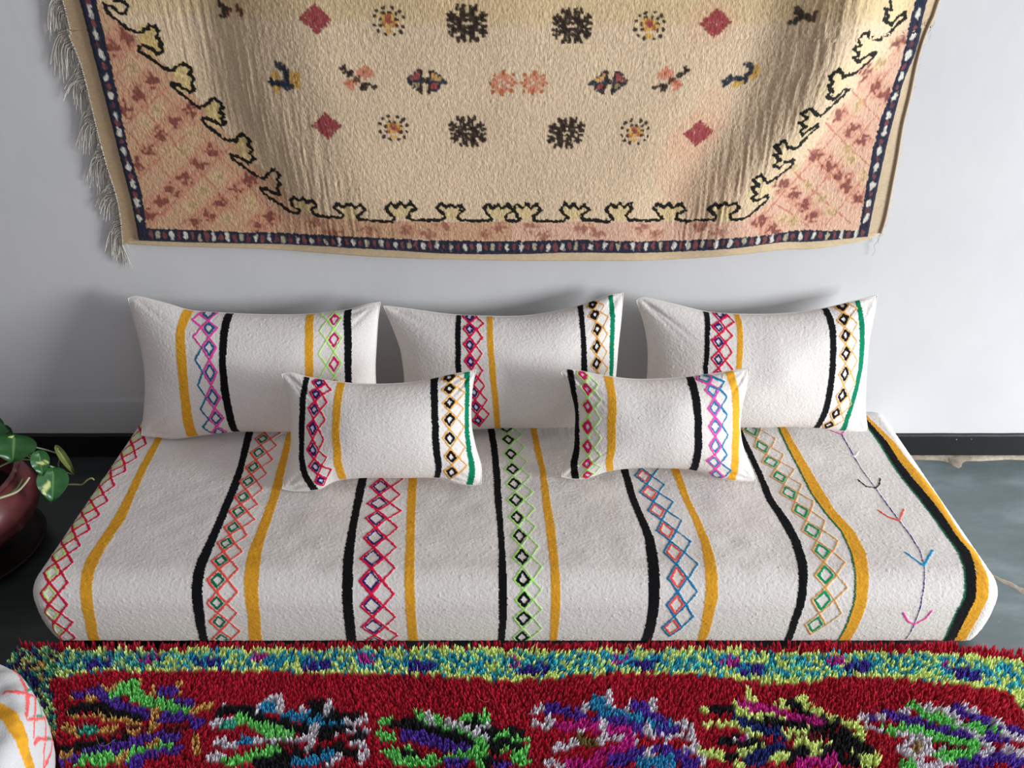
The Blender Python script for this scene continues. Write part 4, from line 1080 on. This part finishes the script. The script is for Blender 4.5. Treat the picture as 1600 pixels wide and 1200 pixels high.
# fifth
S_(800, sL, 9, (1190, 610), (1240, 600)); S_(800, sK, 12, (1250, 610), (1350, 600), (1450, 630), (1560, 680)); S_(800, sL, 10, (1390, 570), (1420, 600)); S_(800, sL, 11, (1480, 500), (1510, 550)); S_(800, sM, 15, (1440, 580), (1500, 600), (1600, 605)); S_(800, sL, 9, (1420, 625), (1520, 650), (1600, 660)); S_(800, sN, 14, (1400, 670), (1480, 710), (1580, 740)); S_(800, sL, 9, (1220, 695), (1320, 690), (1400, 700)); S_(800, sL, 7, (1420, 730), (1540, 760))
S_(800, sK, 10, (1310, 810), (1400, 780)); S_(800, sW, 10, (1390, 805), (1470, 790), (1530, 800)); S_(800, sM, 7, (1435, 795), (1450, 795)); S_(800, sK, 9, (1400, 825), (1570, 815)); S_(800, sL, 9, (1170, 850), (1220, 880)); S_(800, sL, 10, (1240, 880), (1320, 900)); S_(800, sL, 10, (1400, 880), (1480, 880), (1590, 850)); S_(800, sN, 16, (1480, 920), (1600, 890)); S_(800, sL, 8, (1390, 940), (1420, 950)); S_(800, sK, 8, (1330, 910), (1390, 890))
S_(1200, sL, 14, (90, 560), (110, 590), (220, 550)); S_(1200, sK, 13, (160, 570), (210, 600), (300, 635), (440, 680)); S_(1200, sL, 9, (240, 580), (270, 600), (400, 650)); S_(1200, sM, 14, (0, 605), (100, 645), (220, 670), (350, 690)); S_(1200, sL, 11, (480, 690), (560, 705)); S_(1200, sL, 8, (0, 650), (140, 690), (240, 720)); S_(1200, sK, 13, (10, 680), (120, 700), (220, 710)); S_(1200, sK, 13, (270, 740), (400, 725)); S_(1200, sN, 14, (10, 745), (110, 760)); S_(1200, sL, 9, (120, 760), (240, 740), (270, 770))
S_(1200, sD, 12, (180, 790), (320, 790)); S_(1200, sD, 10, (400, 760), (500, 750)); S_(1200, sL, 12, (500, 790), (570, 770)); S_(1200, sK, 14, (420, 790), (480, 760)); S_(1200, sK, 12, (560, 820), (620, 860)); S_(1200, sN, 15, (0, 880), (80, 850)); S_(1200, sL, 11, (200, 830), (240, 810)); S_(1200, sL, 9, (330, 830), (390, 820)); S_(1200, sK, 14, (330, 870), (440, 850), (540, 850)); S_(1200, sK, 16, (120, 900), (180, 880), (260, 870)); S_(1200, sL, 11, (40, 915), (100, 900)); S_(1200, sL, 11, (290, 850), (310, 920)); S_(1200, sL, 9, (520, 890), (640, 900), (680, 910)); S_(1200, sM, 14, (220, 945), (270, 935)); S_(1200, sM, 16, (360, 935), (440, 920)); S_(1200, sK, 14, (490, 920), (590, 940)); S_(1200, sL, 10, (600, 930), (660, 940))
# sixth
S_(1200, sW, 9, (580, 660), (620, 650)); S_(1200, sP, 11, (660, 660), (760, 635)); S_(1200, sW, 8, (700, 640), (710, 670)); S_(1200, sW, 8, (630, 710), (700, 730)); S_(1200, sW, 9, (800, 640), (880, 600)); S_(1200, sP, 13, (800, 650), (900, 670), (1000, 710), (1120, 740), (1270, 775)); S_(1200, sG, 16, (910, 580), (960, 610)); S_(1200, sG, 14, (1000, 640), (1080, 660), (1170, 690)); S_(1200, sW, 10, (980, 580), (1040, 600)); S_(1200, sW, 11, (1110, 610), (1150, 630)); S_(1200, sP, 17, (1180, 600), (1240, 630), (1300, 660)); S_(1200, sW, 9, (1210, 570), (1290, 620)); S_(1200, sP, 13, (1340, 670), (1440, 710), (1520, 740))
S_(1200, sG, 13, (750, 740), (860, 730), (940, 740)); S_(1200, sW, 8, (820, 760), (940, 770), (1050, 790)); S_(1200, sG, 13, (1000, 750), (1100, 790), (1220, 815), (1290, 810)); S_(1200, sW, 11, (1190, 700), (1260, 720), (1320, 780), (1370, 830)); S_(1200, sG, 12, (1260, 700), (1340, 720), (1420, 740)); S_(1200, sP, 15, (1370, 770), (1460, 780)); S_(1200, sW, 10, (1400, 680), (1440, 690)); S_(1200, sW, 10, (1480, 760), (1550, 780), (1600, 750)); S_(1200, sP, 9, (1550, 730), (1600, 740))
S_(1200, sW, 12, (820, 850), (900, 880), (1000, 865)); S_(1200, sW, 10, (880, 820), (930, 780), (1000, 820)); S_(1200, (170, 140, 90), 10, (915, 845), (950, 840)); S_(1200, sW, 10, (1060, 870), (1110, 840)); S_(1200, sD, 8, (1120, 830), (1220, 850)); S_(1200, sG, 14, (1080, 910), (1200, 885), (1310, 880)); S_(1200, sG, 12, (840, 945), (900, 940)); S_(1200, sP, 14, (1230, 945), (1350, 920)); S_(1200, sW, 11, (1320, 870), (1380, 890)); S_(1200, sP, 15, (1430, 900), (1500, 920), (1600, 930)); S_(1200, sW, 10, (1480, 850), (1560, 870), (1620, 860)); S_(1200, sG, 9, (1000, 945), (1080, 950)); S_(1200, sW, 9, (950, 950), (1160, 940))
# each figure is symmetrical: its lower half lies beyond the frame
ST += [(c, wdt, [(x + 1.2 * (1203 - y) * .3, 2406 - y) for x, y in pts]) for c, wdt, pts in ST]
# yarn band edges (upper, lower) in the photograph
bx_ = [-60, 20, 60, 140, 250, 400, 520, 640, 790, 880, 1000, 1150, 1230, 1330, 1420, 1500, 1580, 1700]
bt_ = [1018, 1016, 1016, 1016, 1016, 1014, 1016, 1014, 1014, 1018, 1016, 1016, 1022, 1020, 1020, 1024, 1032, 1045]
bb_ = [1080, 1070, 1066, 1052, 1050, 1050, 1056, 1055, 1066, 1058, 1052, 1062, 1072, 1058, 1062, 1072, 1082, 1100]

def shag():
    R = np.random.RandomState(17)
    sx, sy = 0.0085, 0.0088
    nx = int((SR_X1 - SR_X0) / sx); ny = int((SR_YB - SR_YF) / sy)
    gx, gy = np.meshgrid(np.arange(nx), np.arange(ny))
    X = SR_X0 + (gx + .5 * (gy % 2)) * sx + R.uniform(-.0022, .0022, gx.shape); Y = SR_YB - gy * sy + R.uniform(-.0022, .0022, gx.shape)
    X = X.ravel(); Y = Y.ravel()
    n = len(X)
    tipx, tipy = project(np.stack([X, Y, np.full(n, TIP)], 1))
    col = np.tile(lin(sR), (n, 1))
    # darker and brighter batches of red wool
    col *= (1 + .12 * R.uniform(-1, 1, n))[:, None]
    jx = R.uniform(-1, 1, n); 
    top = np.interp(tipx, bx_, bt_) + 2.5 * R.uniform(-1, 1, n); bot = np.interp(tipx, bx_, bb_) + 2.0 * R.uniform(-1, 1, n)
    # the band turns the corner at both ends of the rug
    inb = (tipy > top) & (tipy < bot)
    xl = np.interp(tipy, [1010, 1050, 1100, 1150, 1200], [40, 50, 55, 62, 70]); inb |= (tipy > top) & (tipx < xl + 26) & (tipx > xl - 60)
    xr = np.interp(tipy, [1040, 1075, 1110, 1200], [1545, 1572, 1596, 1640]); inb |= (tipy > top) & (tipx > xr) & (tipx < xr + 90)
    f = np.clip((tipy - top) / np.maximum(bot - top, 1), 0, 1)
    pal = []
    ph = tipx
    for i in range(n):
        if not inb[i]: pal.append(None); continue
        r = R.rand(); x = tipx[i]; ff = f[i]
        c = sL if r < .42 else ((104, 222, 216) if r < .60 else (44, 160, 200))
        if x < 250: c = (190, 226, 150) if r < .40 else ((90, 190, 176) if r < .65 else (40, 132, 170))
        if ff < .16 or ff > .84: c = sL if r < .85 else c
        w1 = math.sin(x / 29.0) + .6 * math.sin(x / 13.0 + 2)
        if .25 < ff < .6 and w1 > .95: c = (196, 52, 160) if r < .7 else c
        if .45 < ff < .85 and math.sin(x / 27.0 + 2.2) > .72: c = (70, 44, 156) if r < .8 else c
        if x < 90: c = [(44, 28, 90), (60, 150, 130), (196, 158, 90), (180, 220, 140), (40, 60, 110)][int(r * 5)]
        pal.append(c)
    for i, c in enumerate(pal):
        if c is not None: col[i] = lin(c)
    # figures
    px = np.stack([X, Y], 1)
    for c, wdt, pts in ST:
        q = floor_px(pts); hw = wdt / 2 / 640 * 1.15
        lo = q.min(0) - hw * 1.5; hi = q.max(0) + hw * 1.5
        sel = np.where((X > lo[0]) & (X < hi[0]) & (Y > lo[1]) & (Y < hi[1]))[0]
        if len(sel) == 0: continue
        p = px[sel]; best = np.full(len(sel), 9.0)
        for a, b in zip(q[:-1], q[1:]):
            ab = b - a; t = np.clip(((p - a) @ ab) / (ab @ ab + 1e-12), 0, 1)
            best = np.minimum(best, np.linalg.norm(p - a - t[:, None] * ab, axis=1))
        m = best < hw * (1 + .25 * R.uniform(-1, 1, len(sel)))
        col[sel[m]] = lin(c)
    # drop tufts pressed under the second mattress
    keep = ~((X < -0.885) & (Y < -0.897) & ((X < -1.085) | (Y < -1.097) | (np.hypot(X + 1.085, Y + 1.097) < .205)))
    # rug edge follows a slightly wavy back line
    back = -0.728 - .012 * np.clip((X - 1.0) / .4, 0, 1) * 4 + .003 * np.sin(X * 9)
    keep &= Y < back

    X, Y, col, back = X[keep], Y[keep], col[keep], back[keep]; n = len(X)
    # clumps lean together; flow field over the rug
    def flow(x, y, s):
        return np.sin(x * 7 + s) * .5 + np.sin(x * 23 + y * 9 + s * 2) * .3 + np.sin(y * 31 + x * 3 + s) * .2
    lx = flow(X, Y, 0) * .35 + .15; ly = flow(X, Y, 5) * .25 + .25 + .7 * np.clip(1 - (back - Y) / .012, 0, 1)
    K = 6
    Vs = []; Fs = []; Cs = []
    NS = 4; LV = 4
    tot = n * K
    idx = np.repeat(np.arange(n), K)
    bx = X[idx] + R.normal(0, .0020, tot); by = Y[idx] + R.normal(0, .0020, tot)
    Hh = R.uniform(.020, .031, tot) * (1 + .12 * flow(X[idx], Y[idx], 9))
    isred = (np.abs(col - lin(sR)).sum(1) < .06)[idx]
    Hh[isred] *= .93
    wisp = R.rand(tot) < .05; Hh[wisp] *= 1.45
    conv = .80
    tx = lx[idx] * .016 + R.normal(0, .0022, tot) + (X[idx] - bx) * conv; ty = ly[idx] * .014 + R.normal(0, .0020, tot) + (Y[idx] - by) * conv
    r0 = R.uniform(.0026, .0041, tot); r0[wisp] = .0008
    ts = np.array([0, .4, .75, 1.0]); rs = np.array([.75, 1.0, .72, .12])
    rot = R.uniform(0, 6.28, tot)
    V = np.zeros((tot, LV, NS, 3), np.float32)
    for l in range(LV):
        t = ts[l]
        cx = bx + tx * t ** 1.7; cy = by + ty * t ** 1.7; cz = .003 + Hh * t
        for k in range(NS):
            a = rot + k * 2 * math.pi / NS
            V[:, l, k, 0] = cx + r0 * rs[l] * np.cos(a); V[:, l, k, 1] = cy + r0 * rs[l] * np.sin(a) * .8; V[:, l, k, 2] = cz
    base = (np.arange(tot) * LV * NS)[:, None]
    fl = []
    for l in range(LV - 1):
        for k in range(NS):
            k2 = (k + 1) % NS
            fl.append([l * NS + k, l * NS + k2, (l + 1) * NS + k2, (l + 1) * NS + k])
    fl.append([(LV - 1) * NS + k for k in range(NS)])
    fl = np.array(fl)
    Fq = (base[:, :, None] + fl[None]).reshape(-1, 4)
    C = col[idx] * (1 + .13 * R.uniform(-1, 1, tot))[:, None]
    # a few stray fibres of other colours
    C = np.repeat(C, LV * NS, axis=0)
    root = empty('shag_rug', 'shaggy red floor rug with many coloured figures and a lime band', 'rug')
    po = mesh_np('pile', V, Fq, M_shag, root, C); po['kind'] = 'stuff'
    # woven backing under the pile
    m = 120
    xs = np.linspace(SR_X0, SR_X1, m); bk = -0.728 - .012 * np.clip((xs - 1.0) / .4, 0, 1) * 4 + .003 * np.sin(xs * 9)
    t = np.linspace(0, 1, 20)[:, None]
    Yb = bk[None] * (1 - t) + SR_YF * t; Xb = np.repeat(xs[None], 20, 0)
    Pt = np.stack([Xb, Yb, np.full(Xb.shape, .006)], -1); Pb = Pt.copy(); Pb[..., 2] = .0005
    V2 = np.concatenate([Pt.reshape(-1, 3), Pb.reshape(-1, 3)]); f1 = grid_faces(20, m, flip=False); N2 = 20 * m
    rim = [(i * m, (i + 1) * m) for i in range(19)] + [((i + 1) * m + m - 1, i * m + m - 1) for i in range(19)] + [(j + 1, j) for j in range(m - 1)] + [(19 * m + j, 19 * m + j + 1) for j in range(m - 1)]
    fr = np.array([[p, q, q + N2, p + N2] for p, q in rim])
    mesh_np('woven_backing', V2, np.concatenate([f1, f1[:, ::-1] + N2, fr]), M_shag, root, np.tile(lin((96, 12, 28)), (2 * N2, 1)))
    # curled stray threads lying on the pile
    ln = []
    for pts, c in [([(150, 1150), (155, 1163), (165, 1165), (180, 1155)], (150, 150, 90)), ([(746, 1087), (750, 1093), (760, 1097), (766, 1092)], (220, 90, 90)), ([(983, 1006), (990, 1018), (1003, 1026)], (200, 190, 150)), ([(1300, 1210), (1310, 1190)], (200, 190, 150)), ([(1440, 1110), (1455, 1113), (1463, 1103)], (214, 190, 206))]:
        q = smooth_poly(at_z(pts, .030), 14); tubes('stray_thread', [(q, .0007, .0005, c)], M_yarn, root, 5)
    rebase(root, (0.12, -1.0, 0))
shag()

# ------------------------------------------------------------------ second mattress, bottom left
def corner_mattress():
    P, Lu, Lv, ok = rounded_slab(-1.75, -0.882, -1.95, -0.886, 0.205, 0.03, 0.17, 0.0030, 41, dome=.008, tuck=.01, zoff=.022)
    # drape wrinkles fanning from the corner
    A = np.arctan2(P[..., 1] + 1.1, P[..., 0] + 1.15)
    wr = np.sin(A * 26) * .0025 * np.clip(1 - np.hypot(P[..., 0] + .95, P[..., 1] + .98) / .25, 0, 1)
    P[..., 2] += wr * (P[..., 2] > .12)
    cv = Canvas(P, Lu, Lv, (214, 213, 214), 44, warp=.0004); cv.ok &= ok
    def st_(pts, wd, c): cv.stroke(cv.pick([(x - 5, y) for x, y in pts]), wd * 1.25, c)
    cv.stroke(cv.pick([(-60, 1097), (-20, 1103), (0, 1111), (15, 1119), (25, 1136), (38, 1170), (48, 1200), (58, 1240), (64, 1270)]), .0245, ORANGE, hh=.0006, var=.05)
    PK = (246, 104, 104)
    st_([(28, 1050), (34, 1047), (42, 1046)], .006, PK); st_([(30, 1051), (38, 1061), (45, 1075), (48, 1088)], .006, PK)
    st_([(13, 1082), (22, 1080), (35, 1082), (47, 1084)], .006, PK); st_([(48, 1088), (61, 1088)], .006, PK); st_([(48, 1090), (48, 1105), (47, 1120)], .005, PK); st_([(61, 1090), (60, 1105), (58, 1122)], .006, PK)
    st_([(49, 1125), (62, 1124), (75, 1122)], .0065, PK); st_([(58, 1128), (58, 1140), (57, 1153)], .005, PK); st_([(75, 1125), (76, 1140), (76, 1152)], .006, PK)
    st_([(59, 1162), (63, 1155), (75, 1156), (88, 1160)], .0075, PK); st_([(75, 1162), (73, 1175), (73, 1196)], .006, PK); st_([(86, 1162), (84, 1178), (76, 1192)], .006, PK); st_([(73, 1200), (80, 1190)], .006, PK)
    GN = (60, 160, 124)
    st_([(37, 1051), (41, 1056), (45, 1066)], .005, GN); st_([(48, 1080), (55, 1080)], .006, GN); st_([(64, 1094), (68, 1108), (70, 1118)], .004, GN); st_([(62, 1119), (70, 1119)], .005, GN); st_([(78, 1155), (83, 1155)], .005, GN)
    root = empty('corner_mattress', 'white mattress in the lower left corner, lying over the edge of the red rug', 'mattress')
    cv.build('draped_cover', M_cloth, root, mask=ok, rough=slub(cv.nv, cv.nu, 170) * .6)
    # side panels close the block down to the floor
    box('foam_core', (-1.70, -1.90, 0.008), (-1.05, -1.06, 0.14), M_back, root, col=np.tile(lin((200, 196, 188)), (8, 1)))
    rebase(root, (-1.27, -1.42, 0))
corner_mattress()

# ------------------------------------------------------------------ potted pothos
def lathe(name, prof, cx, cy, mat, parent, S=72, col=None):
    prof = np.array(prof); n = len(prof)
    prof = smooth_poly(prof, max(n * 6, 40)) if n > 4 else prof
    n = len(prof)
    an = np.linspace(0, 2 * math.pi, S, endpoint=False)
    V = np.stack([cx + prof[:, :1] * np.cos(an), cy + prof[:, :1] * np.sin(an), np.repeat(prof[:, 1:2], S, 1)], -1)
    i = np.arange(n - 1)[:, None]; k = np.arange(S)[None]; k2 = (k + 1) % S
    Fq = np.stack([i * S + k, i * S + k2, (i + 1) * S + k2, (i + 1) * S + k], -1).reshape(-1, 4)
    return mesh_np(name, V, Fq, mat, parent)

def pot_mat():
    m, t, b = new_mat('glazed_clay')
    N = t.nodes; tcn = N.new('ShaderNodeTexCoord')
    n = N.new('ShaderNodeTexNoise'); n.inputs['Scale'].default_value = 14; n.inputs['Detail'].default_value = 6; n.inputs['Distortion'].default_value = 1.2
    t.links.new(tcn.outputs['Object'], n.inputs['Vector'])
    r = N.new('ShaderNodeValToRGB')
    r.color_ramp.elements[0].position = .38; r.color_ramp.elements[0].color = (*lin((92, 42, 44)), 1)
    r.color_ramp.elements[1].position = .66; r.color_ramp.elements[1].color = (*lin((176, 128, 116)), 1)
    el = r.color_ramp.elements.new(.60); el.color = (*lin((108, 54, 54)), 1)
    t.links.new(n.outputs['Fac'], r.inputs[0]); t.links.new(r.outputs[0], b.inputs['Base Color'])
    b.inputs['Roughness'].default_value = .28; b.inputs['Coat Weight'].default_value = .3
    return m
def leaf_mat(name, g1, g2, vein):
    m, t, b = new_mat(name)
    a = t.nodes.new('ShaderNodeAttribute'); a.attribute_name = 'Col'
    t.links.new(a.outputs['Color'], b.inputs['Base Color'])
    b.inputs['Roughness'].default_value = .32; b.inputs['Specular IOR Level'].default_value = .5
    b.inputs['Transmission Weight'].default_value = 0.0
    return m
def plant():
    PX, PY = -1.412, -0.42
    root = empty('potted_pothos', 'trailing variegated pothos in a round brown glazed pot at the left edge', 'potted plant')
    mp_ = pot_mat()
    lathe('pot', [(0.0, .030), (.075, .030), (.088, .045), (.135, .08), (.180, .125), (.192, .16), (.186, .195), (.172, .222), (.166, .236), (.172, .246), (.177, .252), (.172, .257), (.162, .252), (.156, .236), (.156, .20), (.14, .16), (.10, .15), (0, .15)], PX, PY, mp_, root)
    lathe('soil', [(0, .172), (.05, .176), (.10, .174), (.150, .170)], PX, PY, plain_mat('dark_soil', (34, 27, 22), .95, .1, bump=(80, .8, .01)), root)
    lathe('saucer', [(0, .001), (.10, .001), (.150, .006), (.168, .026), (.172, .032), (.164, .030), (.14, .014), (.08, .010), (0, .010)], PX, PY, plain_mat('dark_clay', (28, 21, 18), .6, .3, c2=(50, 34, 27), vscale=20), root)
    lm = leaf_mat('pothos_leaf', 0, 0, 0)
    def leaf(tip, stem, width, yb, yt, up_t=0.25, var=0.5, dark=1.0, seed=0, curl=.18, olive=False, patches=()):
        """heart-shaped blade from stem joint to tip, both read off the photograph at chosen distances"""
        S = at_y([stem], yb)[0]; T = at_y([tip], yt)[0]
        ax = T - S; Ln = np.linalg.norm(ax); ax /= Ln
        view = CAM - (S + T) / 2; view /= np.linalg.norm(view)
        nrm = view + np.array([0, 0, up_t]); nrm -= ax * (nrm @ ax); nrm /= np.linalg.norm(nrm)
        sd = np.cross(nrm, ax)
        n, m = 26, 21
        t = np.linspace(0, 1, n)[:, None]; s = np.linspace(-1, 1, m)[None]
        wd = width * np.sin(np.pi * np.clip(t, 0, 1) ** .62) ** .8 * (1 - .12 * t)
        back = -0.16 * Ln * (np.abs(s) ** 1.2) * np.exp(-(t / .25) ** 2)
        along = t * Ln + back
        h = curl * width * (np.abs(s) ** 1.5) * 1.0 - .22 * Ln * (t - .45) ** 2 + .02 * Ln * np.sin(t * 16) * np.abs(s)
        P = S + ax * along[..., None] + sd * (wd * s)[..., None] + nrm * (h)[..., None]
        rng = np.random.RandomState(seed)
        vn = vnoise(n, m, 7, 3, seed + 40); vn2 = vnoise(n, m, 3, 2, seed + 60)
        g = np.tile(lin((40, 90, 42)), (n, m, 1)) * dark
        g = g * (1 + .18 * vn2[..., None])
        if olive: g = np.tile(lin((104, 112, 60)), (n, m, 1))
        pale = np.zeros((n, m))
        for (t0, s0, rt, rs, sk) in patches:
            pale = np.maximum(pale, np.clip((1.15 - np.hypot((t - t0 - sk * s) / rt, (s - s0) / rs) + .4 * vn2) * 3, 0, 1))
        pale = pale[..., None]
        g = g * (1 - pale) + lin((196, 208, 128)) * pale
        vein = np.exp(-(s / .05) ** 2) * .5 * np.ones((n, 1))
        g = g * (1 - vein[..., None]) + lin((132, 170, 104)) * vein[..., None]
        # thickness
        Pb = P - nrm * .0007
        f1 = grid_faces(n, m); N2 = n * m
        ob = mesh_np('leaf', np.concatenate([P.reshape(-1, 3), Pb.reshape(-1, 3)]), np.concatenate([f1, f1[:, ::-1] + N2]), lm, root, np.concatenate([g.reshape(-1, 3)] * 2))
        return ob
    leaf((20, 722), (22, 683), .050, -.40, -.42, dark=.8, seed=3, patches=[(.05, -.35, .04, .3, .1)])
    leaf((67, 744), (61, 709), .021, -.40, -.42, seed=12, patches=[(.42, .1, .07, .45, .1), (.26, .6, .05, .3, .2)])
    leaf((82, 785), (83, 737), .036, -.40, -.44, seed=5, dark=1.1, patches=[(.28, -.42, .16, .20, -.5), (.42, -.72, .10, .2, -.3)])
    leaf((117, 742), (90, 701), .010, -.36, -.36, var=0, seed=8, olive=True, curl=.9)
    leaf((-6, 706), (-22, 668), .040, -.34, -.38, dark=.6, var=.2, seed=21)
    leaf((8, 668), (-14, 659), .018, -.30, -.32, dark=.7, var=.1, seed=22)
    leaf((-30, 735), (-35, 690), .045, -.42, -.46, dark=.8, var=.4, seed=23)
    leaf((-10, 690), (14, 672), .022, -.30, -.31, dark=.6, var=.1, seed=24)
    leaf((-75, 760), (-60, 715), .04, -.45, -.5, dark=.9, var=.5, seed=25)
    gc = (150, 168, 118)
    def stem(pts, ys, r, c=gc):
        q = np.vstack([at_y([p], y)[0] for p, y in zip(pts, ys)])
        tubes('stem', [(smooth_poly(q, 24), r, r * .8, c)], M_yarn, root, 6)
    stem([(-10, 690), (20, 690), (47, 697), (72, 703), (88, 708)], [-.36, -.36, -.36, -.36, -.36], .0024, (150, 156, 132))
    stem([(88, 707), (90, 700), (93, 716), (91, 727), (94, 733), (104, 738), (113, 741)], [-.36] * 7, .0018, (140, 140, 110))
    stem([(78, 728), (86, 731), (93, 733)], [-.40, -.39, -.37], .002)
    stem([(0, 729), (18, 721), (32, 718), (50, 719), (60, 722)], [-.38, -.38, -.39, -.40, -.40], .002)
    stem([(40, 702), (46, 710), (52, 720)], [-.38, -.39, -.40], .0022)
    stem([(32, 709), (40, 711), (48, 716)], [-.38, -.39, -.40], .0018)
    stem([(52, 720), (64, 731), (74, 737), (82, 738)], [-.40, -.37, -.37, -.39], .002)
    stem([(20, 720), (22, 700), (22, 684)], [-.385, -.39, -.40], .0016)
    stem([(109, 757), (118, 757), (128, 757), (136, 750), (143, 747), (147, 750)], [-.36] * 6, .0024, (150, 146, 104))
    stem([(84, 760), (96, 758), (109, 757)], [-.37, -.37, -.36], .002, (110, 120, 70))
    stem([(-20, 784), (0, 778), (25, 769), (38, 757), (46, 746)], [-.53, -.53, -.50, -.46, -.44], .0030, (176, 176, 140))
    stem([(15, 772), (27, 762), (35, 748)], [-.46, -.44, -.42], .003, (80, 86, 60))
    stem([(-40, 760), (-20, 740), (0, 729)], [-.42, -.40, -.38], .002)
    rebase(root, (PX, PY, 0))
plant()
